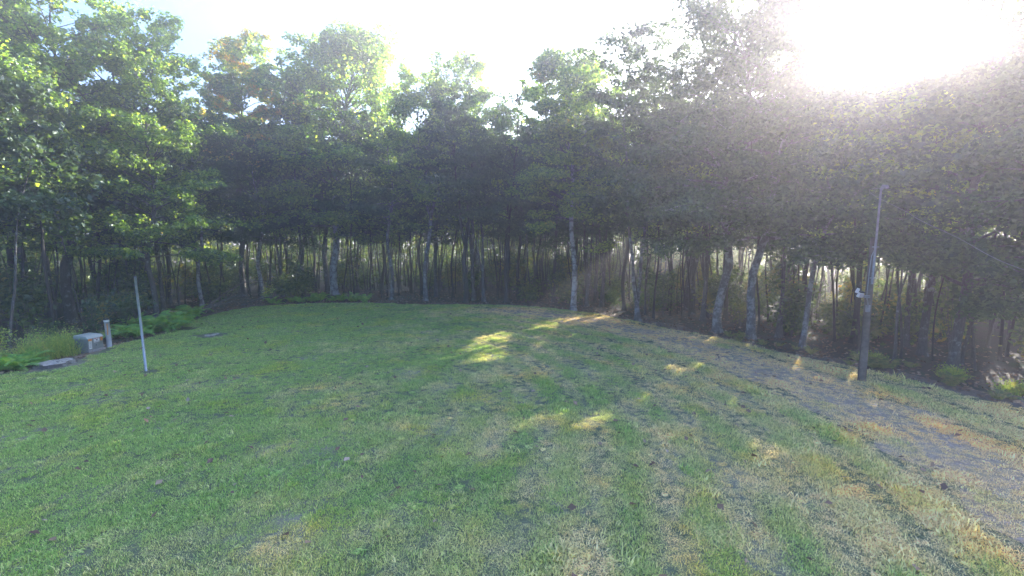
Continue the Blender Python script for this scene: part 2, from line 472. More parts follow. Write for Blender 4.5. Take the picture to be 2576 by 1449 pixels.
def gen_tree(rng, H, cb, R, tr, lean=(0, 0), off=(0, 0), leaders=1, fork=None, nb=34, lpc=70, ls=0.13, clump=0.6, sides=10, sub=4, needle=False, drape=0.0):
    """a broad-leaved tree: trunk path, limbs, leaf sprays on the outer limbs; returns arrays in local space"""
    tv, tf, bv, bf = [], [], [], []
    to, bo = 0, 0
    def add(P, Rr, sd, trunk):
        nonlocal to, bo
        V, F = tube_arrays(np.array(P), np.array(Rr), sd)
        if trunk: tv.append(V); tf.append(F + to); to += len(V)
        else: bv.append(V); bf.append(F + bo); bo += len(V)
    top = H * 0.94
    def axis(z):
        t = z / H
        return np.array([lean[0] * t ** 1.3 + off[0] * t ** 2, lean[1] * t ** 1.3 + off[1] * t ** 2, z])
    clumps = []
    lead_paths = []
    nz = 14
    wv = rng.normal(size=(4,)) * 0.05 * tr / 0.2
    def wig(P, amp):
        z = P[:, 2]
        P[:, 0] += amp * np.sin(z * 0.9 + wv[0] * 50) * np.clip(z / 3, 0, 1)
        P[:, 1] += amp * np.cos(z * 0.75 + wv[1] * 50) * np.clip(z / 3, 0, 1)
        return P
    amp = rng.uniform(0.05, 0.22) + tr * 0.2
    if leaders == 1:
        zs = np.concatenate([[-0.25, 0.0, 0.18, 0.45], np.linspace(0.9, top, nz)])
        P = wig(np.array([axis(max(z, 0)) + np.array([0, 0, min(z, 0)]) for z in zs]), amp)
        rr = tr * (1 - 0.9 * np.clip(zs / top, 0, 1) ** 1.2) + tr * 0.55 * np.exp(-np.clip(zs, 0, None) / 0.22)
        add(P, np.maximum(rr, 0.012), sides, True)
        lead_paths.append((P, rr))
    else:
        fk = fork or H * 0.35
        zs = np.concatenate([[-0.25, 0.0, 0.18, 0.45], np.linspace(0.9, fk, 7)])
        P = wig(np.array([axis(max(z, 0)) + np.array([0, 0, min(z, 0)]) for z in zs]), amp)
        rr = tr * (1 - 0.25 * np.clip(zs / fk, 0, 1)) + tr * 0.55 * np.exp(-np.clip(zs, 0, None) / 0.22)
        add(P, rr, sides, True)
        a0 = rng.uniform(0, 6.28)
        for q in range(leaders):
            a = a0 + q * 2 * math.pi / leaders + rng.uniform(-0.4, 0.4)
            hh = top * rng.uniform(0.82, 1.0) if q else top
            sp = R * rng.uniform(0.35, 0.6) * (1 if leaders > 2 or q else 0.5)
            z2 = np.linspace(fk - 0.15, hh, 11)
            t = (z2 - z2[0]) / (hh - fk)
            ctr = np.array([axis(z) for z in z2])
            Q = ctr + (P[-1] - axis(fk))[None] * (1 - t)[:, None] + np.stack([np.cos(a) * sp * t ** 0.75, np.sin(a) * sp * t ** 0.75, 0 * t], 1)
            Q[:, :2] += rng.normal(size=(len(Q), 2)) * 0.05 * R / 3 * np.clip(t * 3, 0, 1)[:, None]
            r2 = tr * 0.62 * (1 - 0.9 * t)
            add(Q, np.maximum(r2, 0.012), max(6, sides - 3), True)
            lead_paths.append((Q, r2))
    per = max(4, nb // len(lead_paths))
    for P, rr in lead_paths:
        z0 = max(cb, P[0, 2] + 0.3)
        hl = P[-1, 2]
        a = rng.uniform(0, 6.28)
        for i in range(per):
            u = (i + rng.uniform(0, 1)) / per
            z = z0 + (hl - z0) * u ** 0.9
            u = (z - cb) / (H - cb)
            st = np.array([np.interp(z, P[:, 2], P[:, k]) for k in range(3)])
            r0 = np.interp(z, P[:, 2], rr) * 0.45 + 0.008
            a += 2.39996 + rng.uniform(-0.5, 0.5)
            prof = math.sqrt(max(0.08, 1 - ((u - 0.35) / 0.68) ** 2)) if not needle else (1 - u) ** 0.9
            L = (R * prof * rng.uniform(0.62, 1.12) + 0.25) * (1.0 if len(lead_paths) == 1 else 0.72)
            el = math.radians((4 + 58 * u if not needle else 8 + 10 * u) + rng.uniform(-20, 20))
            if math.sin(el) > 0.15: L = min(L, max(0.35, (H - z + 0.3) / math.sin(el)))
            d = np.array([math.cos(a) * math.cos(el), math.sin(a) * math.cos(el), math.sin(el)])
            t = np.linspace(0, 1, 6)
            B = st[None] + d[None] * (L * t)[:, None]
            B[:, 2] += L * (0.10 * t - (0.16 + drape) * t ** 2) + rng.normal(size=6) * 0.03 * L * t
            sidev = np.array([-math.sin(a), math.cos(a), 0])
            B += sidev[None] * (rng.uniform(-0.12, 0.12) * L * t ** 2)[:, None]
            add(B, np.maximum(r0 * (1 - 0.85 * t), 0.006), 5, False)
            cz = rng.uniform(0.45, 0.85) if u < 0.6 else rng.uniform(0.65, 1.1)
            cr = clump * (0.75 + 0.5 * (1 - u)) * rng.uniform(0.8, 1.25)
            clumps.append((B[-1], cr, cz)); clumps.append((B[4] + sidev * 0.2 * cr, cr * 0.9, cz))
            if L > 1.2: clumps.append((B[3] + [0, 0, 0.1], cr * 0.8, cz))
            for j in range(sub):
                tt = 0.35 + 0.6 * (j + rng.uniform(0, 1)) / sub
                s0 = np.array([np.interp(tt, t, B[:, k]) for k in range(3)])
                sg = 1 if j % 2 else -1
                dd = d * 0.6 + sidev * sg * rng.uniform(0.6, 1.1) + np.array([0, 0, rng.uniform(-0.15, 0.3)])
                dd /= np.linalg.norm(dd)
                l2 = L * rng.uniform(0.22, 0.42) + 0.15
                t2 = np.linspace(0, 1, 4)
                Bs = s0[None] + dd[None] * (l2 * t2)[:, None]; Bs[:, 2] -= 0.12 * l2 * t2 ** 2
                add(Bs, np.maximum(r0 * 0.4 * (1 - 0.8 * t2), 0.004), 4, False)
                clumps.append((Bs[-1], cr * rng.uniform(0.6, 1.0), cz))
                if l2 > 0.8: clumps.append((Bs[2], cr * 0.7, cz))
        tipc = P[-1]
        for q in range(4):
            clumps.append((tipc + np.array([rng.uniform(-.4, .4), rng.uniform(-.4, .4), rng.uniform(-0.9, 0.45)]) * clump * 1.4, clump * rng.uniform(0.4, 0.7), 1.3))
    C, Nn = [], []
    for c, r, cz in clumps:
        n = max(6, int(lpc * (r / clump) ** 1.6 * rng.uniform(0.6, 1.2)))
        p = rng.normal(size=(n, 3)); p /= np.linalg.norm(p, axis=1)[:, None]
        q = rng.random(n) ** 0.45
        p *= (q * r)[:, None]
        # ragged outline: a few long shoots
        st_ = rng.random(n) < 0.10
        p[st_] *= rng.uniform(1.2, 1.75, size=(st_.sum(), 1))
        p[:, 2] *= cz
        p[:, 2] -= 0.25 * (p[:, 0] ** 2 + p[:, 1] ** 2) / max(r, 0.2)
        C.append(c + p)
        nn = rng.normal(size=(n, 3)) * 0.55; nn[:, 2] += 0.8; nn += p / r * 0.35
        Nn.append(nn)
    C = np.concatenate(C); Nn = np.concatenate(Nn)
    S = ls * rng.uniform(0.6, 1.3, size=len(C)) * 0.75
    return dict(trunk=(np.concatenate(tv), np.concatenate(tf)), tubes=(bv, [f - f.min() for f in bf]), C=C, N=Nn, S=S)

def limbs_arrays(arr, fn=None, rng=None):
    vs_, fs_ = arr['tubes']
    ok = np.ones(len(vs_), bool)
    if fn is not None:
        st = np.concatenate([[0], np.cumsum([len(v) for v in vs_])[:-1]])
        ok = np.logical_and.reduceat(gaps_mask(fn(np.concatenate(vs_)), rng), st)
    V, F, o = [], [], 0
    for v, f, k in zip(vs_, fs_, ok):
        if k: V.append(v); F.append(f + o); o += len(v)
    return np.concatenate(V), np.concatenate(F), not ok.all()

def place_unique(name, label, cat, group, x, y, rng, arr, leafm, barkm, limbm=None):
    z = float(ground_z(x, y)) - 0.02
    root = empty(name, (x, y, z))
    tag(root, label, cat, group)
    V, F = arr['trunk']
    link('trunk', mesh_np('trunk', V, F.ravel(), np.full(len(F), 4), M[barkm], True), root)
    V, F, _ = limbs_arrays(arr, lambda v: v + np.array([x, y, z]), rng)
    link('limbs', mesh_np('limbs', V, F.ravel(), np.full(len(F), 4), M[limbm or ('bark_grey' if barkm == 'bark_pale' else barkm)], True), root)
    k = gaps_mask(arr['C'] + np.array([x, y, z]), rng)
    link('crown', leaves_mesh('crown', arr['C'][k], arr['N'][k], arr['S'][k], rng, M[leafm]), root)
    for c in root.children:
        if c.name.split('.')[0] in ('limbs', 'crown'): c['kind'] = 'stuff'
    return root

FG = 'big trees along the edge of the lawn'
front = [
 # label, x, y, H, crown base, R, trunk r, lean, crown offset, leaders, fork, nb, lpc, leaf size, clump, leaf, bark, seed
 ('bright green tree at the left edge of the picture, cut by the frame', -25.6, 18.6, 18.5, 6.5, 4.6, .2, (0, 0), (0.2, 0), 1, None, 46, 105, .12, .62, 'leaf', 'bark_grey', 11),
 ('large forked maple with pale spreading limbs behind the utility cabinet', -24.7, 26.0, 17.6, 8.0, 5.2, .27, (0.3, 0), (1.6, 0), 3, 7.8, 50, 95, .125, .6, 'leaf', 'bark_grey', 12),
 ('leafy maple with low branches nearly to the ground behind the metal post', -21.2, 27.6, 15.2, 2.6, 3.3, .15, (0.2, 0), (0.7, 0), 1, None, 50, 85, .12, .53, 'leaf', 'bark_grey', 13),
 ('slim grey tree behind the tangle of dead branches', -22.0, 33.0, 13.0, 5.5, 2.6, .13, (0.1, 0), (0, 0), 1, None, 26, 55, .14, .5, 'leaf_deep', 'bark_pale', 14),
 ('tall maple with orange tinged top left of the broad central maple', -22.0, 38.2, 20.8, 8.0, 3.8, .22, (0.2, 0), (1.2, 0), 2, 9.0, 50, 90, .15, .6, 'leaf_turning', 'bark_grey', 15),
 ('small lichen spotted tree with a low drooping crown left of centre', -19.75, 36.9, 12.0, 4.8, 3.3, .16, (0.1, 0), (0, 0), 1, None, 36, 65, .15, .6, 'leaf_deep', 'bark_pale', 16),
 ('broad tall maple with thick pale trunk, its right side sunlit', -14.8, 38.9, 20.0, 5.8, 5.4, .31, (0.1, 0), (2.4, 0), 1, None, 100, 100, .18, .85, 'leaf', 'bark_pale', 17),
 ('dark trunk standing close behind the thick pale trunk', -15.9, 40.2, 17.0, 8.0, 3.4, .22, (-0.2, 0), (0, 0), 1, None, 30, 55, .16, .6, 'leaf_deep', 'bark_grey', 18),
 ('slim pale tree right of the broad central maple', -9.45, 36.4, 15.0, 6.6, 2.9, .15, (0.3, 0), (0, 0), 1, None, 32, 60, .15, .55, 'leaf_deep', 'bark_mid', 19),
 ('tall maple with rounded yellow green crown in the middle of the tree line', -6.6, 35.5, 17.6, 7.0, 3.9, .18, (0.8, 0), (1.8, 0), 2, 6.5, 54, 95, .14, .62, 'leaf', 'bark_mid', 20),
 ('dark forked tree in the middle of the tree line', -3.4, 34.3, 15.4, 7.0, 3.0, .19, (0.4, 0), (0, 0), 2, 4.2, 34, 60, .15, .58, 'leaf_deep', 'bark_dark', 21),
 ('twin stemmed dark tree where the gravel track enters the woods', -0.4, 34.3, 14.8, 6.4, 3.0, .22, (0.5, 0), (0.4, 0), 2, 1.2, 34, 60, .15, .58, 'leaf_deep', 'bark_dark', 22),
 ('pale trunked maple with dark pointed top right of the middle', 4.04, 30.6, 15.6, 6.0, 3.2, .19, (0.1, 0), (-0.9, 0), 1, None, 50, 90, .14, .58, 'leaf', 'bark_pale', 23),
 ('twin stemmed pale tree beside the gravel track', 7.2, 26.5, 16.0, 6.6, 3.2, .17, (0.3, 0), (-0.3, 0), 2, 0.9, 40, 62, .14, .55, 'leaf_deep', 'bark_mid', 24),
 ('tallest dark tree left of the sun, its crown leaving the frame', 10.35, 23.3, 18.4, 5.8, 4.3, .21, (0.1, 0), (1.9, 0), 1, None, 84, 100, .155, .7, 'leaf_deep', 'bark_mid', 25),
 ('thick pale trunk leaning to the right beside the gravel track', 11.3, 21.9, 16.0, 5.4, 3.0, .2, (1.5, 0), (0.3, 0), 1, None, 54, 85, .15, .62, 'leaf_deep', 'bark_mid', 26),
 ('slender pale trunk leaning strongly to the right', 12.6, 20.0, 10.2, 4.6, 2.5, .12, (1.5, 0), (0.2, 0), 1, None, 30, 55, .13, .5, 'leaf_deep', 'bark_mid', 27),
 ('low dark tree just below the sun', 16.6, 18.6, 11.4, 3.8, 3.0, .15, (0.1, 0), (0, 0), 1, None, 36, 60, .13, .52, 'leaf_deep', 'bark_grey', 28),
 ('dark tree right of the sun near the frame edge', 15.7, 16.3, 16.0, 4.2, 2.0, .16, (0.2, 0), (0.5, 0), 1, None, 60, 90, .14, .52, 'leaf_deep', 'bark_grey', 29),
 ('dark tree cut by the right edge of the picture', 17.2, 14.9, 15.0, 4.0, 2.6, .17, (0, 0), (0, 0), 1, None, 40, 60, .13, .52, 'leaf_deep', 'bark_grey', 30),
]
for (lab, x, y, H, cb, R, tr, lean, off, leaders, fork, nb, lpc, ls, cl, lm, bm, seed) in front:
    rng = np.random.default_rng(seed)
    arr = gen_tree(rng, H, cb - 0.2 * (cb - 2.0) + float(rng.uniform(-1.3, 0.9)), R * 1.15, tr, lean, off, leaders, fork, int(nb * 1.5), int(lpc * 0.84), ls * float(rng.uniform(0.86, 1.1)) * (0.93 if y > 25 else 0.84), cl * 0.78)
    place_unique('maple_tree', lab, 'tree', FG, x, y, rng, arr, lm, bm)

# lower trees filling in between the big ones
fill = [('small dark tree with low sprays between the pine and the forked maple', -27.2, 30.5, 12.0, 3.2, 3.4),
 ('small dark tree crowding in behind the leafy maple', -25.0, 34.0, 13.0, 3.6, 3.2),
 ('bushy dark tree behind the slim grey tree', -19.6, 40.6, 13.5, 4.6, 3.4),
 ('dark tree filling the gap left of the broad central maple', -17.8, 42.0, 15.0, 5.0, 3.2),
 ('dark tree filling the gap right of the broad central maple', -11.4, 41.0, 14.5, 5.4, 3.3),
 ('dark tree behind the rounded yellow green crown', -7.6, 39.0, 14.0, 5.2, 3.2),
 ('dark tree behind the forked tree in the middle', -3.0, 38.4, 14.0, 5.6, 3.2),
 ('dark tree in the notch right of the rounded crown', 0.6, 37.0, 13.4, 5.0, 3.3),
 ('dark tree behind the pale trunked maple', 4.6, 35.0, 14.4, 4.6, 3.3),
 ('dark tree between the twin stemmed tree and the pale trunked maple', 7.4, 30.6, 14.2, 4.2, 3.3),
 ('dark tree behind the tallest tree left of the sun', 12.6, 27.4, 14.2, 4.0, 3.4),
 ('dark tree behind the leaning trunks', 15.4, 24.2, 13.2, 3.6, 3.2),
 ('dark tree below and behind the sun', 19.0, 22.0, 12.6, 3.2, 3.2),
 ('dark tree behind the utility pole on the right', 15.4, 20.8, 11.2, 3.2, 2.8),
 ('dark low tree near the right edge behind the ferns', 21.6, 18.4, 13.4, 3.0, 3.0)]
for i, (lab, x, y, H, cb, R) in enumerate(fill):
    rng = np.random.default_rng(120 + i)
    arr = gen_tree(rng, H, cb, R, .13, (rng.uniform(-.5, .5), 0), (0, 0), 1, None, 36, 34, .145, .62, sides=8)
    place_unique('understory_tree', lab, 'tree', 'lower trees between the big ones', x, y, rng, arr, 'leaf_deep' if i % 3 else 'leaf', 'bark_dark')

# white pine standing behind the left-hand maples
rng = np.random.default_rng(41)
arr = gen_tree(rng, 25.0, 7.0, 4.2, .24, (0, 0), (0, 0), 1, None, 60, 74, .19, .5, needle=True, sub=5)
arr['S'] = arr['S'] * 0.9
place_unique('pine_tree', 'tall dark pine with straight trunk rising behind the left maples', 'tree', FG, -30.6, 29.0, rng, arr, 'needle', 'bark_dark')
arr = gen_tree(rng, 19.0, 8.0, 3.0, .17, (0, 0), (0, 0), 1, None, 44, 70, .16, .5, needle=True, sub=4)
place_unique('pine_tree', 'dark straight conifer trunk at the far left, sky showing behind', 'tree', FG, -26.6, 25.4, rng, arr, 'needle', 'bark_grey')

# the belt of thinner trees behind
rng = np.random.default_rng(77)
protos = []
for i in range(16):                        # 0-7 for the first rows, 8-15 with fewer, broader sprays for the rows behind
    deep = i >= 8
    H = rng.uniform(11.5, 15.5)
    a = gen_tree(rng, H, H * rng.uniform(0.42, 0.55), rng.uniform(1.9, 2.8), float(rng.choice([0.045, 0.06, 0.075, 0.09, 0.12, 0.17])), (rng.uniform(-1.6, 1.6), rng.uniform(-.7, .7)), (rng.uniform(-.8, .8), 0),
                 1 if i % 3 else 2, rng.uniform(2.0, 5.0), 18 if deep else 24, 14 if deep else 38, .27 if deep else .17, .74 if deep else .62, sides=6 if deep else 8, sub=1 if deep else 3)
    bm = M['bark_dark'] if i % 3 else M['bark_grey']
    V, F = a['trunk']; a['mt'] = mesh_np('trunk', V, F.ravel(), np.full(len(F), 4), bm, True)
    V, F, _ = limbs_arrays(a); a['bm'] = bm; a['ml'] = mesh_np('limbs', V, F.ravel(), np.full(len(F), 4), bm, True)
    lm = M['leaf_deep'] if i % 2 else M['leaf']
    a['lm'] = lm
    a['mc'] = leaves_mesh('crown', a['C'], a['N'], a['S'], rng, lm)
    a['H'] = H
    protos.append(a)
placed = [(f[1], f[2]) for f in front + fill] + [(-30.6, 29.0), (-26.6, 25.4)]
def place_belt(x, y, i, rz, sc, label, group, name='forest_tree'):
    a = protos[i]
    z = float(ground_z(x, y)) - 0.02
    root = empty(name, (x, y, z), rz)
    tag(root, label, 'tree', group)
    ca, sa = math.cos(rz), math.sin(rz)
    Rm = np.array([[ca, -sa, 0], [sa, ca, 0], [0, 0, 1]])
    k = gaps_mask((a['C'] * sc) @ Rm.T + np.array([x, y, z]), rng)
    link('trunk', a['mt'], root, scale=(sc, sc, sc))
    V, F, cut = limbs_arrays(a, lambda v: (v * sc) @ Rm.T + np.array([x, y, z]), rng)
    link('limbs', mesh_np('limbs', V, F.ravel(), np.full(len(F), 4), a['bm'], True) if cut else a['ml'], root, scale=(sc, sc, sc))['kind'] = 'stuff'
    if k.all(): link('crown', a['mc'], root, scale=(sc, sc, sc))
    else: link('crown', leaves_mesh('crown', a['C'][k], a['N'][k], a['S'][k], rng, a['lm']), root, scale=(sc, sc, sc))
LAND = [(-60, 'at the far left behind the pine'), (-43, 'behind the forked maple'), (-37.5, 'behind the leafy low branched maple'), (-33, 'behind the slim grey tree'),
        (-28.5, 'behind the lichen spotted tree'), (-22, 'left of the thick pale trunk'), (-17, 'right of the thick pale trunk'), (-12, 'behind the slim pale tree'),
        (-8, 'left of the dark forked tree'), (-3, 'right of the dark forked tree'), (2, 'left of the pale trunked maple'), (8, 'right of the pale trunked maple'),
        (14, 'behind the twin stemmed pale tree'), (20, 'left of the tallest tree'), (25, 'behind the leaning pale trunks'), (31, 'left of the utility pole'), (37, 'just right of the utility pole'), (42, 'below the sun'), (47, 'near the right edge')]
def sector(az): return [t for a, t in LAND if az >= a][-1]
def hides_front(x, y, deg=0.75):
    a = math.atan2(x, y); r = math.hypot(x, y)
    return any(abs(a - math.atan2(f[1], f[2])) < math.radians(deg) and r < math.hypot(f[1], f[2]) for f in front)
n_belt = 0; tries = 0
while n_belt < 285 and tries < 20000:
    tries += 1
    x = rng.uniform(-48, 46); y = rng.uniform(7, 72)
    if abs(math.atan2(x, y)) > math.radians(56): continue
    d = edge_dist([x], [y])[0]
    dmax = 15 if x < -8 else (15 if x < 2 else 28)
    if not 1.6 < d < dmax: continue
    if x < -15 and d < 4.5: continue
    if d > 9 and rng.random() < 0.5: continue
    if any((x - a) ** 2 + (y - b) ** 2 < (1.05 if x > -5 else 1.3) ** 2 for a, b in placed): continue
    if trunk_blocks(x, y): continue
    if hides_front(x, y): continue
    i = int(rng.integers(8)) + (8 if d > 6.5 else 0)
    az = math.degrees(math.atan2(x, y)); dist = math.hypot(x, y)
    cap = 4.7 + dist * (0.245 if 31 < az < 46 else 0.25)
    sc = min(rng.uniform(0.8, 1.1), cap / protos[i]['H'])
    th = 'thin' if float(protos[i]['trunk'][0][:, 0].max()) < 0 else ('dark' if i % 3 else 'grey forked')
    dp = 'by the first trees' if d < 5 else ('farther in' if d < 10 else ('well inside' if d < 17 else 'deep in the woods'))
    place_belt(x, y, i, rng.uniform(0, 6.28), sc, '%s thin trunk %s, %s' % (th, dp, sector(az)), 'thin trees inside the woods')
    placed.append((x, y)); n_belt += 1
# slender young stems standing close together inside the woods
ym = []
for i in range(6):
    a = gen_tree(rng, (8.5, 10.5, 9.5, 11.5, 7.5, 10.0)[i], 6.0 if i % 2 else 4.6, 1.1, (0.035, 0.05, 0.042, 0.06, 0.03, 0.055)[i], ((-2.4, 1.2, -0.5, 2.0, 0.6, -1.3)[i], rng.uniform(-.8, .8)), ((1.0, -0.8, 1.4, 0, -1.2, 0.5)[i], 0), 1, None, 9, 14, .2, .5, sides=6, sub=1)
    V, F = a['trunk']; V2, F2, _ = limbs_arrays(a)
    bm = M['bark_dark'] if i % 3 else M['bark_grey']
    ym.append((mesh_np('trunk', V, F.ravel(), np.full(len(F), 4), bm, True), mesh_np('limbs', V2, F2.ravel(), np.full(len(F2), 4), bm, True), leaves_mesh('crown', a['C'], a['N'], a['S'], rng, M['leaf_deep'])))
n_y = 0; tries = 0
while n_y < 240 and tries < 30000:
    tries += 1
    x = rng.uniform(-34, 30); y = rng.uniform(12, 58)
    az = math.degrees(math.atan2(x, y))
    if abs(az) > 50: continue
    d = edge_dist([x], [y])[0]
    if not 2.2 < d < 14 or (x < -15 and d < 4): continue
    if trunk_blocks(x, y) or hides_front(x, y, 0.6): continue
    if any((x - a) ** 2 + (y - b) ** 2 < 0.5 for a, b in placed): continue
    root = empty('young_tree', (x, y, float(ground_z(x, y)) - 0.02), rng.uniform(0, 6.28))
    tag(root, '%s young stem %s, %s' % (('thin', 'slim', 'crooked', 'taller', 'wispy', 'straight')[n_y % 6], 'by the first trees' if d < 5 else ('farther in' if d < 9 else 'well inside the woods'), sector(az)), 'tree', 'slender young stems inside the woods')
    for nm, me in zip(('trunk', 'limbs', 'crown'), ym[n_y % 6]): link(nm, me, root)
    placed.append((x, y)); n_y += 1
# trees far behind the clearing
n_far = 0
while n_far < 60:
    az = rng.uniform(-52, 52); r = rng.uniform(95, 120)
    x, y = r * math.sin(math.radians(az)), r * math.cos(math.radians(az))
    place_belt(x, y, 8 + int(rng.integers(8)), rng.uniform(0, 6.28), rng.uniform(0.9, 1.25), 'distant tree beyond the clearing, seen between the trunks', 'far trees beyond the clearing', 'distant_tree')
    n_far += 1

# sunlit thicket at the back of the woods
rng = np.random.default_rng(91)
C, Nn = [], []
cnt = 0
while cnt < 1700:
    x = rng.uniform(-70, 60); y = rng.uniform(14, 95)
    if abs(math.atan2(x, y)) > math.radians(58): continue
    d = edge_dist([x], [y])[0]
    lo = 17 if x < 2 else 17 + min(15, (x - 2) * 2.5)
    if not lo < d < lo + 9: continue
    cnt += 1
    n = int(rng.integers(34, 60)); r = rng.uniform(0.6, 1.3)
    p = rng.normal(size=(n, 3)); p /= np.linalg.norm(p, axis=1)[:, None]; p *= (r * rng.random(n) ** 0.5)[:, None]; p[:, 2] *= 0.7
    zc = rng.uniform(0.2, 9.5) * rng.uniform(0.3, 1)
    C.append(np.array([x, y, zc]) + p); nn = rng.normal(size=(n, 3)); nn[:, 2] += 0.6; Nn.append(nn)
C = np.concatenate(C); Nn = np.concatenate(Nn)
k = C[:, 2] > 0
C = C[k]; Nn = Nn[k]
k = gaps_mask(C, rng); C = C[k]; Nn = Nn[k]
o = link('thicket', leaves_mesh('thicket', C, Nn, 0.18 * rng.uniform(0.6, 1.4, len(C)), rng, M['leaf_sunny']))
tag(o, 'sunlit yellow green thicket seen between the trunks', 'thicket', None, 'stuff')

# the woods on the far side of the clearing read as one mass of leaves
C, Nn = [], []
cnt = 0
while cnt < 1500:
    az = math.radians(rng.uniform(-56, 30)); r = rng.uniform(74, 96); x, y = r * math.sin(az), r * math.cos(az)
    cnt += 1
    n = 22; R_ = rng.uniform(0.9, 2.0)
    p = rng.normal(size=(n, 3)); p /= np.linalg.norm(p, axis=1)[:, None]; p *= (R_ * rng.random(n) ** 0.5)[:, None]
    C.append(np.array([x, y, rng.uniform(0.5, 15.0)]) + p); nn = rng.normal(size=(n, 3)); nn[:, 2] += 0.4; Nn.append(nn)
C = np.concatenate(C); Nn = np.concatenate(Nn); k = (C[:, 2] > 0) & gaps_mask(C, rng)
o = link('distant_woods', leaves_mesh('distant_woods', C[k], Nn[k], 0.42 * rng.uniform(0.6, 1.3, k.sum()), rng, M['leaf_understory']))
tag(o, 'green mass of far woods beyond the clearing', 'woods', None, 'stuff')

# ------------------------------------------------------------------ shrubs, ferns and weeds at the edge
def gen_shrub(rng, H, R, ncl, lpc, ls, clr):
    bv, bf, bo = [], [], 0
    C, Nn = [], []
    for i in range(max(4, ncl // 4)):
        a = rng.uniform(0, 6.28); r = R * rng.uniform(0.2, 0.9); t = np.linspace(0, 1, 6)
        h = H * rng.uniform(0.6, 1.0)
        P = np.stack([np.cos(a) * r * t ** 1.3, np.sin(a) * r * t ** 1.3, h * t - 0.05], 1); P += rng.normal(size=P.shape) * 0.03 * t[:, None]
        V, F = tube_arrays(P, 0.016 * (1 - 0.8 * t) + 0.003, 5); bv.append(V); bf.append(F + bo); bo += len(V)
        for q in range(4):
            s = rng.uniform(0.35, 1.0); c = np.array([np.interp(s, t, P[:, k]) for k in range(3)]) + rng.normal(size=3) * 0.12 * R
            n = int(lpc * rng.uniform(0.6, 1.2)); p = rng.normal(size=(n, 3)) * clr * 0.5; p[:, 2] *= 0.6
            C.append(c + p); nn = rng.normal(size=(n, 3)) * 0.6; nn[:, 2] += 0.8; Nn.append(nn)
    C = np.concatenate(C); Nn = np.concatenate(Nn); C[:, 2] = np.maximum(C[:, 2], 0.04)
    return np.concatenate(bv), np.concatenate(bf), C, Nn, ls * rng.uniform(0.6, 1.3, len(C))
def shrub(name, label, cat, x, y, seed, H, R, ncl=28, lpc=26, ls=0.06, clr=0.3, leaf='leaf_understory', group=None):
    rng = np.random.default_rng(seed)
    bv, bf, C, Nn, S = gen_shrub(rng, H, R, ncl, lpc, ls, clr)
    root = empty(name, (x, y, float(ground_z(x, y)) - 0.02)); tag(root, label, cat, group)
    link('stems', mesh_np('stems', bv, bf.ravel(), np.full(len(bf), 4), M['twig'], True), root)
    k = gaps_mask(C + np.array([x, y, 0]), rng)
    link('foliage', leaves_mesh('foliage', C[k], Nn[k], S[k], rng, M[leaf]), root)
    return root
shrub('sapling', 'leafy upright sapling behind the utility cabinet', 'sapling', -19.4, 21.4, 201, 2.3, 0.35, 26, 30, .06, .22, 'leaf_deep')
shrub('shrub', 'spreading green shrub with drooping sprays right of the sapling', 'shrub', -19.6, 23.4, 202, 2.2, 1.25, 40, 34, .075, .42, 'leaf_deep')
shrub('shrub', 'brownish flowering weed bush at the far left edge', 'shrub', -21.2, 18.9, 203, 1.5, 0.8, 34, 26, .05, .3, 'weed')
shrub('shrub', 'small pale leaved shrub between the forked maple and the weeds', 'shrub', -21.6, 21.6, 204, 1.2, 0.6, 16, 16, .08, .3, 'leaf_deep')
shrub('shrub', 'small bright bush at the foot of the lichen spotted tree', 'shrub', -18.7, 35.6, 205, 1.1, 0.7, 20, 20, .07, .3, 'weed')
# weeds left of the cabinet
def weed_clump(x, y, h, r, lab, group, seed):
    rng = np.random.default_rng(seed)
    n = 340
    a = rng.uniform(0, 6.28, n); rr = r * np.sqrt(rng.random(n)); t = np.linspace(0, 1, 4)
    base = np.stack([np.cos(a) * rr, np.sin(a) * rr], 1)
    hh = h * rng.uniform(0.3, 1.2, n) * (1 - 0.45 * (rr / r) ** 2)
    a2 = rng.uniform(0, 6.28, n); bend = rng.uniform(0.1, 0.75, n) * h
    V = []; F = []
    w = rng.uniform(0.008, 0.016, n)
    for q, tq in enumerate(t):
        cx = base[:, 0] + np.cos(a2) * bend * tq ** 1.8; cyy = base[:, 1] + np.sin(a2) * bend * tq ** 1.8; cz = hh * tq * (1 - 0.12 * tq)
        ww = w * (1 - 0.85 * tq)
        V.append(np.stack([np.stack([cx - np.sin(a2) * ww, cyy + np.cos(a2) * ww, cz], 1), np.stack([cx + np.sin(a2) * ww, cyy - np.cos(a2) * ww, cz], 1)], 1))
    V = np.stack(V, 1).reshape(-1, 3)                       # n,4,2
    b0 = np.arange(n)[:, None] * 8 + np.arange(3)[None] * 2
    F = np.stack([b0, b0 + 1, b0 + 3, b0 + 2], -1).reshape(-1, 4)
    root = empty('weed_clump', (x, y, float(ground_z(x, y)) - 0.02)); tag(root, lab, 'weeds', group)
    link('blades', mesh_np('blades', V, F.ravel(), np.full(len(F), 4), M['weed']), root)
    m_ = 900
    C = np.stack([rng.normal(size=m_) * r * 0.42, rng.normal(size=m_) * r * 0.42, np.abs(rng.normal(size=m_)) * h * 0.38 + 0.05], 1)
    nn = rng.normal(size=(m_, 3)); nn[:, 2] += 0.6
    link('leaves', leaves_mesh('leaves', C, nn, rng.uniform(0.022, 0.06, m_), rng, M['weed'], 0.4), root)
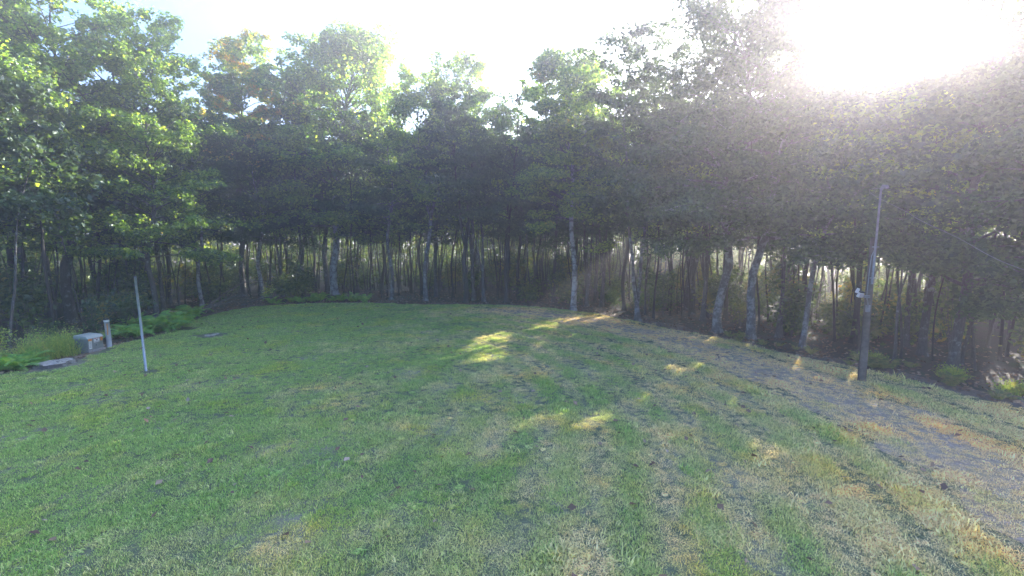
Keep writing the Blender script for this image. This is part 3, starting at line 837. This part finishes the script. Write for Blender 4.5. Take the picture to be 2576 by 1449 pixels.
for i, (x, y, h, r, lab) in enumerate([
    (-18.3, 18.7, 1.0, .6, 'brown tipped bushy weed clump left of the utility cabinet'),
    (-18.5, 18.0, 1.05, .6, 'tall grassy weed clump behind the flat grey stump'),
    (-19.4, 18.9, 1.2, .8, 'feathery green weed clump farther back behind the stump'),
    (-19.3, 17.0, .7, .7, 'yellow green weed clump left of the stump'),
    (-18.9, 19.7, 1.1, .6, 'green weed clump against the left side of the cabinet'),
    (-20.6, 17.6, .8, .8, 'dull weed clump near the far left edge')]):
    weed_clump(x, y, h, r, lab, 'weeds round the cabinet', 230 + i)
for i, (x, y, h, r, lab) in enumerate([
    (13.9, 17.7, .35, .45, 'dull grassy weeds at the wood edge left of the utility pole'),
    (15.1, 15.7, .38, .42, 'yellowish weed clump at the wood edge just right of the utility pole'),
    (15.7, 14.1, .33, .5, 'dull weed clump halfway from the pole to the right frame edge'),
    (16.0, 12.8, .36, .5, 'grassy weeds at the right frame edge beside the lawn')]):
    weed_clump(x, y, h, r, lab, 'weeds along the right wood edge', 260 + i)

# ferns: each plant a rosette of arching fronds
def frond_mesh(seed, L, arch, droop):
    rng = np.random.default_rng(seed)
    V, F = [], []
    def rib(t): return np.array([L * (t * 0.82), 0, L * (arch * t - droop * t * t)])
    n = 17
    for i in range(n):
        t = 0.12 + 0.86 * i / n
        p = rib(t); w = L * 0.24 * math.sin(math.pi * min(1, 0.16 + 0.84 * t) ** 0.8) * rng.uniform(0.85, 1.1) + 0.01
        for s in (-1, 1):
            tip = p + np.array([w * 0.35, s * w, -w * 0.18 + rng.uniform(-.01, .01)])
            q1 = rib(t - 0.018); q2 = rib(t + 0.026)
            mid = (p + tip) / 2
            b = len(V)
            V += [q1, mid + np.array([-0.012, 0, 0.004]) * (L / 0.6), tip, mid + np.array([0.018, 0, 0.004]) * (L / 0.6), q2]
            F += [(b, b + 1, b + 3, b + 4), (b + 1, b + 2, b + 3)]
    b = len(V)
    for i in range(7):
        p = rib(i / 6.0); V += [p + np.array([0, -0.006, 0]), p + np.array([0, 0.006, 0])]
    for i in range(6): F.append((b + 2 * i, b + 2 * i + 1, b + 2 * i + 3, b + 2 * i + 2))
    me = bpy.data.meshes.new('frond'); me.from_pydata([tuple(v) for v in V], [], F); me.update(); me.materials.append(M['fern'])
    return me
M['fern_dull'] = leaf_mat('old_fern_frond', [(0, (0.07, 0.10, 0.035)), (0.6, (0.12, 0.15, 0.05)), (1, (0.22, 0.18, 0.08))], trans=0.35)
FRONDS = [frond_mesh(300 + i, 0.8 + 0.1 * i, 1.35 - 0.1 * i, 0.78 + 0.04 * i) for i in range(5)]
OLD_FRONDS = []
for f_ in FRONDS[:4]:
    c_ = f_.copy(); c_.materials.clear(); c_.materials.append(M['fern_dull']); OLD_FRONDS.append(c_)
def fern(x, y, s, label, group, rng, nf=9):
    fr_ = OLD_FRONDS if x > 0 else FRONDS
    root = empty('fern', (x, y, float(ground_z(x, y)) - 0.01), rng.uniform(0, 6.28)); tag(root, label, 'fern', group)
    for i in range(nf):
        k = s * rng.uniform(0.75, 1.15)
        link('frond', fr_[int(rng.integers(len(fr_)))], root, (0.03 * math.cos(i), 0.03 * math.sin(i), 0),
             (rng.uniform(-.25, .25), rng.uniform(-.45, .15), i * 6.283 / nf + rng.uniform(-.3, .3)), (k, k, k))
rng = np.random.default_rng(310)
def fern_patch(pts, n, spread, s, label, group, nf=9):
    pts = np.array(pts, float)
    for i in range(n):
        t = (i + rng.uniform(0.2, 0.8)) / n * (len(pts) - 1); j = min(int(t), len(pts) - 2); f = t - j
        p = pts[j] * (1 - f) + pts[j + 1] * f + rng.normal(size=2) * spread
        if edge_dist([p[0]], [p[1]])[0] < 0.1: p = p + np.array([-0.8, 0.3]) if p[0] < 0 else p + np.array([0.6, 0.6])
        where = ('at its near end', 'toward its near end', 'in its middle', 'toward its far end', 'at its far end')[min(4, int(5 * i / n))]
        fern(p[0], p[1], s * rng.uniform(0.6, 1.3), label + ', ' + where, group, rng, nf)
fern_patch([(-18.4, 21.6), (-18.0, 23.2), (-17.7, 24.4)], 18, 0.42, 1.15, 'green fern in the thick patch right of the cabinet', 'ferns right of the cabinet')
fern_patch([(-18.2, 25.4), (-18.6, 27.2), (-18.9, 28.2)], 14, 0.4, 1.1, 'bright fern in the patch near the dead branches', 'ferns by the dead branches')
fern_patch([(-17.45, 16.1), (-17.75, 16.8), (-18.2, 17.5)], 9, 0.2, 0.72, 'bright green fern in the patch at the left frame edge', 'ferns at the left edge')
fern_patch([(-17.5, 33.4), (-14.8, 35.4), (-12.2, 35.2), (-10.8, 34.9)], 22, 0.4, 0.9, 'fern in the row below the thick pale trunk', 'ferns below the central maple')
fern_patch([(12.6, 18.4), (13.6, 17.4), (14.5, 16.0), (15.0, 14.2), (15.6, 12.4)], 17, 0.6, 0.55, 'small fern in the row along the right lawn edge', 'ferns along the right edge')
fern_patch([(9.9, 22.6), (11.2, 20.6), (12.2, 18.6)], 7, 0.35, 0.5, 'small fern in the group below the leaning trunks', 'ferns by the leaning trunks')

# low dark growth inside the woods
rng = np.random.default_rng(330)
sh = []
for i in range(4):
    sh.append(gen_shrub(rng, (1.4, 2.2, 3.8, 2.8)[i], (0.9, 1.5, 1.3, 0.7)[i], 36, 20, .11, .55))
shm = [(mesh_np('stems', a[0], a[1].ravel(), np.full(len(a[1]), 4), M['twig'], True), leaves_mesh('foliage', a[2], a[3], a[4], rng, M['leaf_understory'])) for a in sh]
n_s = 0; tries = 0
while n_s < 290 and tries < 19000:
    tries += 1
    x = rng.uniform(-42, 36); y = rng.uniform(10, 60)
    if abs(math.atan2(x, y)) > math.radians(52): continue
    if -14 < x < 3 and rng.random() < 0.55: continue
    d = edge_dist([x], [y])[0]
    if not 2.5 < d < (15 if x < 2 else 30): continue
    lane = trunk_blocks(x, y)
    if hides_front(x, y, 2.2): continue
    root = empty('undergrowth_bush', (x, y, float(ground_z(x, y)) - 0.03), rng.uniform(0, 6.28))
    tag(root, '%s leafy bush %s, %s' % (('low', 'broad', 'tall', 'slender')[n_s % 4], 'by the first trunks' if d < 6 else ('a few trunks in' if d < 12 else 'deep in the woods'), sector(math.degrees(math.atan2(x, y)))), 'bush', 'undergrowth bushes inside the woods')
    i = n_s % 4; s = rng.uniform(0.7, 1.2) * (0.42 if lane else 1.0)
    link('stems', shm[i][0], root, scale=(s, s, s)); link('foliage', shm[i][1], root, scale=(s, s, s)); n_s += 1

# dead branches lying at the edge of the woods
def dead_branch(label, x, y, rz, L, rise, seed, group):
    rng = np.random.default_rng(seed)
    root = empty('fallen_branch', (x, y, float(ground_z(x, y))), rz); tag(root, label, 'branch', group)
    t = np.linspace(0, 1, 9)
    P = np.stack([L * t, 0.16 * L * np.sin(t * 2.6), 0.06 + rise * np.sin(t * math.pi * 0.62)], 1); P += rng.normal(size=P.shape) * 0.02 * L * t[:, None] * np.array([0, 1, 0.6])
    Geo().tube(P.tolist(), (0.05 * (1 - 0.8 * t) + 0.006).tolist(), 7).build('limb', M['twig'], root, True)
    g = Geo()
    for i in range(16):
        s = rng.uniform(0.25, 1.0); p = np.array([np.interp(s, t, P[:, k]) for k in range(3)])
        d = np.array([rng.uniform(-0.1, 1), rng.normal() * 0.8, rng.uniform(-0.1, 0.9)]); d /= np.linalg.norm(d)
        l = L * rng.uniform(0.15, 0.4); tt = np.linspace(0, 1, 5)
        Q = p + d[None] * (l * tt)[:, None] + rng.normal(size=(5, 3)) * 0.03 * l; Q[:, 2] = np.maximum(Q[:, 2], 0.02)
        g.tube(Q.tolist(), (0.014 * (1 - 0.8 * tt) + 0.003).tolist(), 4)
    g.build('twigs', M['twig'], root, True)
dead_branch('pale bent dead branch lying beside the far end of the ferns', -19.6, 28.9, 0.55, 2.6, 0.55, 401, 'dead branches')
dead_branch('tangled dead branch lying at the foot of the slim grey tree', -20.4, 30.6, 0.1, 3.4, 0.9, 402, 'dead branches')
dead_branch('long grey dead branch leaning in the shade behind the tangle', -21.2, 32.4, 0.3, 3.8, 1.7, 403, 'dead branches')
dead_branch('dead branch lying between the ferns and the lichen spotted tree', -19.0, 32.6, -0.3, 2.8, 0.6, 404, 'dead branches')
dead_branch('brown fallen branch right of the thick pale trunk', -12.6, 36.8, 0.2, 3.0, 0.5, 405, 'dead branches')

# ------------------------------------------------------------------ utility cabinet with its pipe, post, stumps
M['cab'] = plain_mat('cabinet_green', (0.17, 0.185, 0.175), (0.23, 0.245, 0.235), 5, 0.45)
M['cablid'] = plain_mat('cabinet_lid', (0.3, 0.33, 0.315), (0.38, 0.41, 0.395), 4, 0.5)
M['orange'] = plain_mat('orange_sticker', (0.75, 0.27, 0.03), (0.8, 0.33, 0.05), 6, 0.5)
M['white'] = plain_mat('white_plastic', (0.62, 0.63, 0.63), (0.74, 0.74, 0.73), 5, 0.5)
M['ink'] = plain_mat('sticker_print', (0.05, 0.05, 0.06), (0.09, 0.09, 0.1), 9, 0.6)
M['red_ink'] = plain_mat('sticker_red', (0.5, 0.06, 0.04), (0.55, 0.08, 0.05), 9, 0.6)
M['concrete'] = plain_mat('concrete', (0.26, 0.25, 0.235), (0.36, 0.345, 0.33), 14, 0.95, 0.5)
M['black'] = plain_mat('black_plastic', (0.02, 0.02, 0.022), (0.03, 0.03, 0.032), 8, 0.5)
M['galv'] = plain_mat('galvanised_steel', (0.2, 0.21, 0.22), (0.3, 0.31, 0.32), 7, 0.5, 0.0, 0.5)
M['pipe'] = plain_mat('grey_pipe', (0.36, 0.36, 0.38), (0.5, 0.5, 0.51), 4, 0.5)
cz = float(ground_z(-17.7, 19.3)) - 0.02
cab = empty('utility_cabinet', (-17.85, 19.45, cz), math.radians(86))
tag(cab, 'grey green utility cabinet with sloping lid and orange and white stickers', 'cabinet')
W_, D_, H_ = 0.68, 0.6, 0.48     # the front faces the camera side (-Y after rotation), seen from its left corner
Geo().box((0, 0, 0.03), (W_ + 0.08, D_ + 0.1, 0.16)).build('concrete_pad', M['concrete'], cab, bevel=0.01)
Geo().box((0, 0, 0.11 + H_ / 2), (W_, D_, H_), taper=0.97).build('body', M['cab'], cab, bevel=0.012)
g = Geo(); zt = 0.11 + H_ + 0.002
w2, d2 = W_ / 2 + 0.02, D_ / 2 + 0.025
vs_ = [(-w2, -d2, zt), (w2, -d2, zt), (w2, d2, zt), (-w2, d2, zt), (-w2 + .01, -d2 + 0.10, zt + 0.11), (w2 - .01, -d2 + 0.10, zt + 0.11), (w2 - .02, d2 - 0.02, zt + 0.15), (-w2 + .02, d2 - 0.02, zt + 0.15)]
g.add(vs_, [(3, 2, 1, 0), (4, 5, 6, 7), (0, 1, 5, 4), (1, 2, 6, 5), (2, 3, 7, 6), (3, 0, 4, 7)])
lid = g.build('lid', M['cablid'], cab, bevel=0.008)
yf = -D_ / 2 - 0.004
def sticker(name, x, z, w, h, mat, parent, dy=0.0): return Geo().box((x, yf - dy, z), (w, 0.006, h)).build(name, M[mat], parent)
so = sticker('orange_sticker', -W_ / 2 + 0.10, 0.55, 0.15, 0.10, 'orange', cab)
for q in range(2): sticker('print_line', -W_ / 2 + 0.10, 0.575 - 0.045 * q, 0.11, 0.016, 'red_ink', so, 0.004)
sw = sticker('white_sticker', -W_ / 2 + 0.10, 0.33, 0.12, 0.33, 'white', cab)
for q in range(5): sticker('print_line', -W_ / 2 + 0.10, 0.45 - 0.055 * q, 0.08, 0.014, 'ink', sw, 0.004)
sn = sticker('notice', 0.04, 0.49, 0.25, 0.17, 'white', cab, 0.001)
sticker('print_line', -0.02, 0.555, 0.09, 0.022, 'red_ink', sn, 0.005); sticker('print_line', 0.10, 0.555, 0.08, 0.022, 'red_ink', sn, 0.005)
sticker('print_line', 0.05, 0.50, 0.06, 0.05, 'ink', sn, 0.005); sticker('print_line', 0.04, 0.44, 0.2, 0.014, 'ink', sn, 0.005)
so2 = sticker('orange_sticker', W_ / 2 - 0.08, 0.52, 0.10, 0.19, 'orange', cab)
for q in range(3): sticker('print_line', W_ / 2 - 0.08, 0.58 - 0.055 * q, 0.06, 0.02, 'red_ink', so2, 0.004)
Geo().box((0.02, yf - 0.012, 0.29), (0.05, 0.03, 0.06)).build('latch', M['cab'], cab, bevel=0.006)
# white pipe beside the cabinet
pz = float(ground_z(-17.75, 20.2)) - 0.05
pr = empty('marker_pipe', (-17.62, 20.15, pz), 0); tag(pr, 'pale grey upright pipe with white rim behind the utility cabinet', 'pipe')
Geo().tube([(0, 0, 0), (0.0, 0, 0.5), (-0.03, 0, 1.22)], [0.095, 0.095, 0.095], 20).build('pipe', M['pipe'], pr, True)
Geo().tube([(-0.03, 0, 1.18), (-0.032, 0, 1.25)], [0.102, 0.102], 20).build('rim', M['white'], pr, True)
Geo().tube([(-0.033, 0, 1.252), (-0.036, 0, 1.31)], [0.088, 0.082], 20).build('cap', M['black'], pr, True)
Geo().box((0.05, -0.082, 0.85), (0.03, 0.012, 0.5)).build('label_strip', M['orange'], pr)
# leaning steel post
M['post'] = plain_mat('weathered_steel_tube', (0.3, 0.33, 0.36), (0.42, 0.45, 0.48), 6, 0.45, 0.0, 0.3)
po = empty('metal_post', (-12.88, 16.12, float(ground_z(-12.88, 16.12)) - 0.05)); tag(po, 'leaning bare steel post standing alone on the lawn', 'post')
Geo().tube([(0, 0, 0), (-0.05, 0, 1.7), (-0.11, 0, 3.36)], [0.038, 0.038, 0.038], 14).build('tube', M['post'], po, True)
Geo().tube([(-0.11, 0, 3.36), (-0.111, 0, 3.40)], [0.041, 0.036], 14).build('cap', M['galv'], po, True)
for zz in (0.9, 1.2): Geo().tube([(-0.02 - zz * 0.02, -0.034, zz), (-0.02 - zz * 0.02, -0.048, zz)], [0.012, 0.012], 8).build('bolt', M['black'], po, True)

# weathered stump flush with the mulch, and the pale flat one in the lawn
M['stump'] = plain_mat('weathered_wood', (0.24, 0.215, 0.19), (0.46, 0.42, 0.38), 9, 0.95, 0.9, bscale=30)
def stump(name, label, cat, x, y, R, h, seed):
    rng = np.random.default_rng(seed); n = 26
    a = np.linspace(0, 2 * math.pi, n, endpoint=False)
    rim = 1 + 0.12 * np.sin(a * 3 + 1) + 0.08 * np.sin(a * 7) + rng.normal(size=n) * 0.05
    root = empty(name, (x, y, float(ground_z(x, y)) - 0.02), rng.uniform(0, 3)); tag(root, label, cat)
    g = Geo(); V = []
    for f, z in ((1.18, 0.0), (1.06, h * 0.45), (1.0, h * 0.9)):
        V += [(R * f * r * math.cos(q), 0.78 * R * f * r * math.sin(q), z + rng.normal() * 0.01) for q, r in zip(a, rim)]
    F = [(i * n + j, i * n + (j + 1) % n, (i + 1) * n + (j + 1) % n, (i + 1) * n + j) for i in range(2) for j in range(n)]
    g.add(V, F).build('bark_rim', M['bark_grey'], root, True)
    g = Geo(); V = []
    for f in (1.0, 0.75, 0.5, 0.25):
        V += [(R * f * r * math.cos(q), 0.78 * R * f * r * math.sin(q), h * (0.9 + 0.25 * (1 - f)) + rng.normal() * 0.018) for q, r in zip(a, rim)]
    V.append((0, 0, h * 1.12))
    F = [(i * n + j, i * n + (j + 1) % n, (i + 1) * n + (j + 1) % n, (i + 1) * n + j) for i in range(3) for j in range(n)]
    F += [(3 * n + j, 3 * n + (j + 1) % n, 4 * n) for j in range(n)]
    g.add(V, F).build('cut_top', M['stump'], root)
stump('tree_stump', 'flat weathered grey stump in bare ground left of the cabinet', 'stump', -16.9, 16.95, 0.58, 0.17, 501)
stump('tree_stump', 'pale worn stump flush with the lawn right of the ferns', 'stump', -14.75, 22.6, 0.34, 0.035, 502)

# ------------------------------------------------------------------ pole with mast, floodlight and wire
M['pole'] = plain_mat('weathered_pole', (0.085, 0.066, 0.05), (0.16, 0.13, 0.105), 6, 0.9, 0.6, bscale=40)
px, py = 11.66, 15.23
pz = float(ground_z(px, py)) - 0.05
pole = empty('utility_pole', (px, py, pz)); tag(pole, 'short weathered wooden utility pole with a metal mast at the right', 'pole')
Geo().tube([(0, 0, 0), (0.0, 0, 2.4), (0.03, 0.0, 4.62), (0.03, 0, 4.8)], [0.12, 0.108, 0.098, 0.09], 18).build('post', M['pole'], pole, True)
Geo().tube([(-0.02, -0.13, 3.3), (-0.0, -0.13, 4.7), (0.05, -0.1, 6.2), (0.05, -0.1, 6.3)], [0.032, 0.032, 0.032, 0.03], 10).build('mast', M['galv'], pole, True)
g = Geo(); g.tube([(0.05, -0.1, 6.3), (0.07, -0.16, 6.42), (0.1, -0.26, 6.40), (0.11, -0.3, 6.33)], [0.045, 0.055, 0.05, 0.04], 10).build('weatherhead', M['galv'], pole, True)
for zz in (3.5, 4.5): Geo().box((0, -0.13, zz), (0.16, 0.09, 0.03)).build('strap', M['galv'], pole)
Geo().tube([(-0.155, -0.02, 0.0), (-0.145, -0.02, 1.1), (-0.125, -0.04, 2.3)], [0.01, 0.01, 0.01], 6).build('ground_wire', M['black'], pole, True)
# floodlight on its bent arm
fl = empty('floodlight', (px, py, pz)); tag(fl, 'twin headed white floodlight on a bent arm on the utility pole', 'floodlight')
Geo().box((-0.08, -0.12, 2.5), (0.13, 0.06, 0.22)).build('mounting_plate', M['galv'], fl, bevel=0.008)
Geo().tube([(-0.1, -0.16, 2.5), (-0.2, -0.26, 2.68), (-0.3, -0.32, 2.9)], [0.022, 0.022, 0.022], 8).build('arm', M['galv'], fl, True)
Geo().tube([(-0.3, -0.32, 2.88), (-0.3, -0.32, 2.96)], [0.085, 0.085], 14).build('junction_box', M['galv'], fl, True)
for dx, dz, rz in ((-0.24, 0.06, 0.3), (-0.34, 0.2, 0.9)):
    h = Geo().box((0, 0, 0), (0.2, 0.09, 0.16), taper=0.85).build('lamp_head', M['white'], fl, bevel=0.015, loc=(-0.3 + dx, -0.36, 2.92 + dz), rot=(0.35, 0.1, rz))
    Geo().box((0, 0.0, 0.10), (0.18, 0.1, 0.035)).build('hood', M['black'], h)
    Geo().box((0, -0.05, -0.01), (0.16, 0.006, 0.11)).build('lens', M['pipe'], h)
Geo().tube([(-0.3, -0.32, 2.95), (-0.27, -0.3, 3.6), (-0.16, -0.2, 4.2), (-0.02, -0.14, 4.45)], [0.011] * 4, 6).build('feed_cable', M['galv'], fl, True)
# service wire from mast head toward the house
Wc = np.array([(px + 0.11, py - 0.3, pz + 6.33), (11.57, 13.8, 5.42), (11.25, 11.9, 4.72), (10.9, 10.1, 4.08), (10.45, 7.0, 3.5), (10.0, 3.0, 3.2), (9.7, -1.0, 3.3)])
Wp = catmull(Wc, 8)[:48]
ow = Geo().tube(Wp.tolist(), [0.007] * len(Wp), 6).build('overhead_wire', M['galv'], None, True)
tag(ow, 'thin overhead wire sagging from the mast toward the right', 'wire')

# ------------------------------------------------------------------ grass blades, fallen leaves, litter
def grass_mat():
    m, nt, out = new_mat('grass_blade')
    g = N(nt, 'ShaderNodeNewGeometry')
    at = N(nt, 'ShaderNodeAttribute'); at.attribute_type = 'INSTANCER'; at.attribute_name = 'dry'  # straw share; also carries glare painted in toward the right
    green = ramp(nt, g.outputs['Random Per Island'], [(0, (0.09, 0.14, 0.055)), (0.4, (0.19, 0.29, 0.1)), (0.8, (0.29, 0.385, 0.145)), (1, (0.48, 0.47, 0.27))])
    dry = ramp(nt, g.outputs['Random Per Island'], [(0, (0.25, 0.19, 0.115)), (0.5, (0.54, 0.43, 0.285)), (1, (0.74, 0.62, 0.46))])
    col = mix(nt, at.outputs['Fac'], green, dry)
    yel = mrange(nt, noise(nt, 0.5, 4.0, 'World'), 0.52, 0.72)
    col = mix(nt, yel, col, mix(nt, 1.0, col, (1.22, 1.06, 0.75), 'MULTIPLY'))
    d = N(nt, 'ShaderNodeBsdfDiffuse'); nt.links.new(col, d.inputs['Color'])
    t = N(nt, 'ShaderNodeBsdfTranslucent'); nt.links.new(mix(nt, 1.0, col, (1.2, 1.15, 0.55), 'MULTIPLY'), t.inputs['Color'])
    s = N(nt, 'ShaderNodeAddShader')
    nt.links.new(d.outputs[0], s.inputs[0]); nt.links.new(t.outputs[0], s.inputs[1])
    nt.links.new(s.outputs[0], out.inputs['Surface'])
    return m
M['grass'] = grass_mat()
def tuft_mesh(seed, n, R, h, lie, wk=1.0):
    rng = np.random.default_rng(seed)
    a = rng.uniform(0, 6.28, n); r = R * np.sqrt(rng.random(n)); a2 = rng.uniform(0, 6.28, n)
    bx, by = np.cos(a) * r, np.sin(a) * r
    hh = h * rng.uniform(0.5, 1.15, n); be = hh * rng.uniform(0.3, 1.2, n) * lie; w = wk * rng.uniform(0.0035, 0.0065, n)
    cx, sx = np.cos(a2), np.sin(a2)
    def pt(t, s):
        return np.stack([bx + cx * be * t ** 1.7 - sx * w * s, by + sx * be * t ** 1.7 + cx * w * s, hh * t * (1 - 0.35 * lie * t * 0.6)], 1)
    V = np.stack([pt(0, -1), pt(0, 1), pt(0.55, 0.8), pt(0.55, -0.8), pt(1.0, 0)], 1).reshape(-1, 3)
    b0 = np.arange(n) * 5
    fl_ = np.concatenate([np.stack([b0, b0 + 1, b0 + 2, b0 + 3], 1).ravel()]); 
    faces = np.concatenate([fl_, np.stack([b0 + 3, b0 + 2, b0 + 4], 1).ravel()])
    sizes = np.concatenate([np.full(n, 4), np.full(n, 3)])
    return mesh_np('grass_tuft', V, faces, sizes, M['grass'])
tcol = bpy.data.collections.new('grass_tufts')
for i in range(6):
    h = (0.045, 0.055, 0.065, 0.04, 0.05, 0.045)[i]
    o = bpy.data.objects.new('tuft_%d' % i, tuft_mesh(600 + i, 110, 0.17, h, (0.8, 0.9, 1.0, 1.6, 0.7, 1.9)[i])); tcol.objects.link(o)
# coarser plants in the turf: broad crabgrass clumps and clover
for i, (n, R, h, lie, wk) in enumerate([(46, 0.13, 0.09, 1.3, 2.2), (60, 0.10, 0.035, 2.2, 3.6), (34, 0.16, 0.12, 1.0, 1.5)]):
    o = bpy.data.objects.new('tuft_%d' % (6 + i), tuft_mesh(650 + i, n, R, h, lie, wk)); tcol.objects.link(o)
rng = np.random.default_rng(620)
def scatter(step, y0, y1, dens):
    xs, ys = np.meshgrid(np.arange(-19.5, 17, step), np.arange(y0, y1, step))
    x = xs.ravel() + rng.uniform(-.5, .5, xs.size) * step; y = ys.ravel() + rng.uniform(-.5, .5, xs.size) * step
    k = (lawn_frac(x, y) < 0.997) & (np.abs(np.arctan2(x, y + 3.0)) < math.radians(56)) & (rng.random(x.size) < dens)
    return x[k], y[k]
parts = [scatter(0.16, 2.6, 12.0, 1.0), scatter(0.19, 12.0, 35.0, 1.0)]
gx = np.concatenate([p[0] for p in parts]); gy = np.concatenate([p[1] for p in parts])
td = track_dist(gx, gy)
worn = np.clip(1.35 - td / 1.3 + 0.35 * wob(gx, gy, 3.0), 0, 1)
keep = rng.random(len(gx)) > worn * 0.1
for cx, cy_, r in ((-12.75, 16.05, 0.35), (-16.9, 16.9, 1.0), (-14.75, 22.6, 0.75), (-17.6, 19.3, 0.75), (-17.2, 24.2, 0.7)):
    keep &= (np.hypot(gx - cx, gy - cy_) > r * rng.uniform(0.7, 1.2, len(gx)))
gx, gy, td, worn = gx[keep], gy[keep], td[keep], worn[keep]
# old tyre lines beside the track and dry thatch in patches
stripe = np.sin(td * 2 * math.pi / 1.25 + 0.4 * wob(gx, gy, 4.0)) * np.clip((gx + 5) / 6, 0.25, 1) * np.clip(1 - (td - 9) / 6, 0, 1)
dry_glare = np.clip(0.34 * wob(gx, gy, 6.0) + 0.28 * wob(gy + 7, gx, 1.7) + 0.47 + 0.058 * gx + 0.30 * stripe, 0, 1) * 0.85  # tan rising to the right puts lens glare into the blade colour
dry_glare = np.clip(dry_glare + worn * 0.75 + rng.normal(size=len(gx)) * 0.12, 0, 1)
rut = np.exp(-((td - 2.1) / 0.28) ** 2) + np.exp(-((td - 3.3) / 0.3) ** 2) * 0.8
sc = rng.uniform(0.75, 1.2, len(gx)) * (1 + 0.22 * wob(gx + 3, gy, 2.3)) * (1 + 0.45 * rut) * (1 - 0.12 * worn) * (1 - 0.26 * stripe)
sc = np.clip(sc, 0.45, 1.9)
gme = bpy.data.meshes.new('grass_points'); gme.vertices.add(len(gx))
gme.vertices.foreach_set('co', np.column_stack([gx, gy, ground_z(gx, gy)]).astype(np.float32).ravel())
def attr(name, typ, data, key):
    a = gme.attributes.new(name, typ, 'POINT'); a.data.foreach_set(key, np.ascontiguousarray(data).ravel())
attr('dry', 'FLOAT', dry_glare.astype(np.float32), 'value')
attr('rot', 'FLOAT_VECTOR', np.column_stack([rng.normal(size=len(gx)) * 0.08, rng.normal(size=len(gx)) * 0.08, rng.uniform(0, 6.28, len(gx))]).astype(np.float32), 'vector')
attr('scl', 'FLOAT', sc.astype(np.float32), 'value')
vi = rng.integers(0, 6, len(gx)); vi = np.where((dry_glare > 0.5) & (rng.random(len(gx)) < 0.6), 5, vi)
coarse = rng.random(len(gx)) < np.clip(0.02 + 0.14 * wob(gx + 11, gy - 4, 2.6), 0.01, 0.18)
vi = np.where(coarse, rng.integers(6, 9, len(gx)), vi)
attr('var', 'INT', vi.astype(np.int32), 'value')
grass = link('grass', gme); tag(grass, 'short mown grass covering the lawn', 'grass', None, 'stuff')
ng = bpy.data.node_groups.new('grass_scatter', 'GeometryNodeTree')
ng.interface.new_socket('Geometry', in_out='INPUT', socket_type='NodeSocketGeometry')
ng.interface.new_socket('Geometry', in_out='OUTPUT', socket_type='NodeSocketGeometry')
ni = ng.nodes.new('NodeGroupInput'); no = ng.nodes.new('NodeGroupOutput')
m2p = ng.nodes.new('GeometryNodeMeshToPoints')
ci = ng.nodes.new('GeometryNodeCollectionInfo'); ci.inputs['Collection'].default_value = tcol; ci.inputs['Separate Children'].default_value = True; ci.inputs['Reset Children'].default_value = True
iop = ng.nodes.new('GeometryNodeInstanceOnPoints'); iop.inputs['Pick Instance'].default_value = True
def named(nm, dt):
    n = ng.nodes.new('GeometryNodeInputNamedAttribute'); n.data_type = dt; n.inputs['Name'].default_value = nm
    return next(s for s in n.outputs if s.enabled and s.name == 'Attribute')
L_ = ng.links.new
L_(ni.outputs[0], m2p.inputs[0]); L_(m2p.outputs[0], iop.inputs['Points']); L_(ci.outputs[0], iop.inputs['Instance'])
L_(named('var', 'INT'), iop.inputs['Instance Index']); L_(named('rot', 'FLOAT_VECTOR'), iop.inputs['Rotation']); L_(named('scl', 'FLOAT'), iop.inputs['Scale'])
L_(iop.outputs[0], no.inputs[0])
grass.modifiers.new('scatter', 'NODES').node_group = ng

rng = np.random.default_rng(640)
def litter(name, label, x, y, size, lift):
    n = len(x)
    C = np.column_stack([x, y, ground_z(x, y) + lift + rng.uniform(0, 0.015, n)])
    nn = rng.normal(size=(n, 3)) * 0.35; nn[:, 2] += 1
    o = link(name, leaves_mesh(name, C, nn, size * rng.uniform(0.6, 1.3, n), rng, M['dead_leaf']))
    return tag(o, label, 'leaves', None, 'stuff')
x = rng.uniform(-17, 14, 900); y = rng.uniform(4, 33, 900); k = (lawn_frac(x, y) < 0.98) & (rng.random(900) < 0.65)
litter('fallen_leaves', 'dry brown leaves fallen on the lawn', x[k], y[k], 0.075, 0.055)
x = rng.uniform(-40, 30, 90000); y = rng.uniform(9, 50, 90000); d = edge_dist(x, y)
k = (d > 0.05) & (d < 9) & (rng.random(90000) < np.where(d < 1.5, 1.0, 0.45)) & (np.abs(np.arctan2(x, y)) < 0.95)
litter('leaf_litter', 'dead leaves carpeting the ground under the trees', x[k], y[k], 0.075, 0.0)

# ------------------------------------------------------------------ added haze volume that stands in for lens glare
m, nt, out = new_mat('glare_haze')
pv = N(nt, 'ShaderNodeVolumePrincipled')
pv.inputs['Color'].default_value = (0.95, 0.89, 0.93, 1)
pv.inputs['Density'].default_value = 0.0052
pv.inputs['Anisotropy'].default_value = 0.69
nt.links.new(pv.outputs[0], out.inputs['Volume'])
hz = Geo().box((0, 40, 11.6), (420, 420, 25.6)).build('haze', m)
tag(hz, 'added pale haze standing in for lens glare over lawn and woods', 'haze', None, 'stuff')
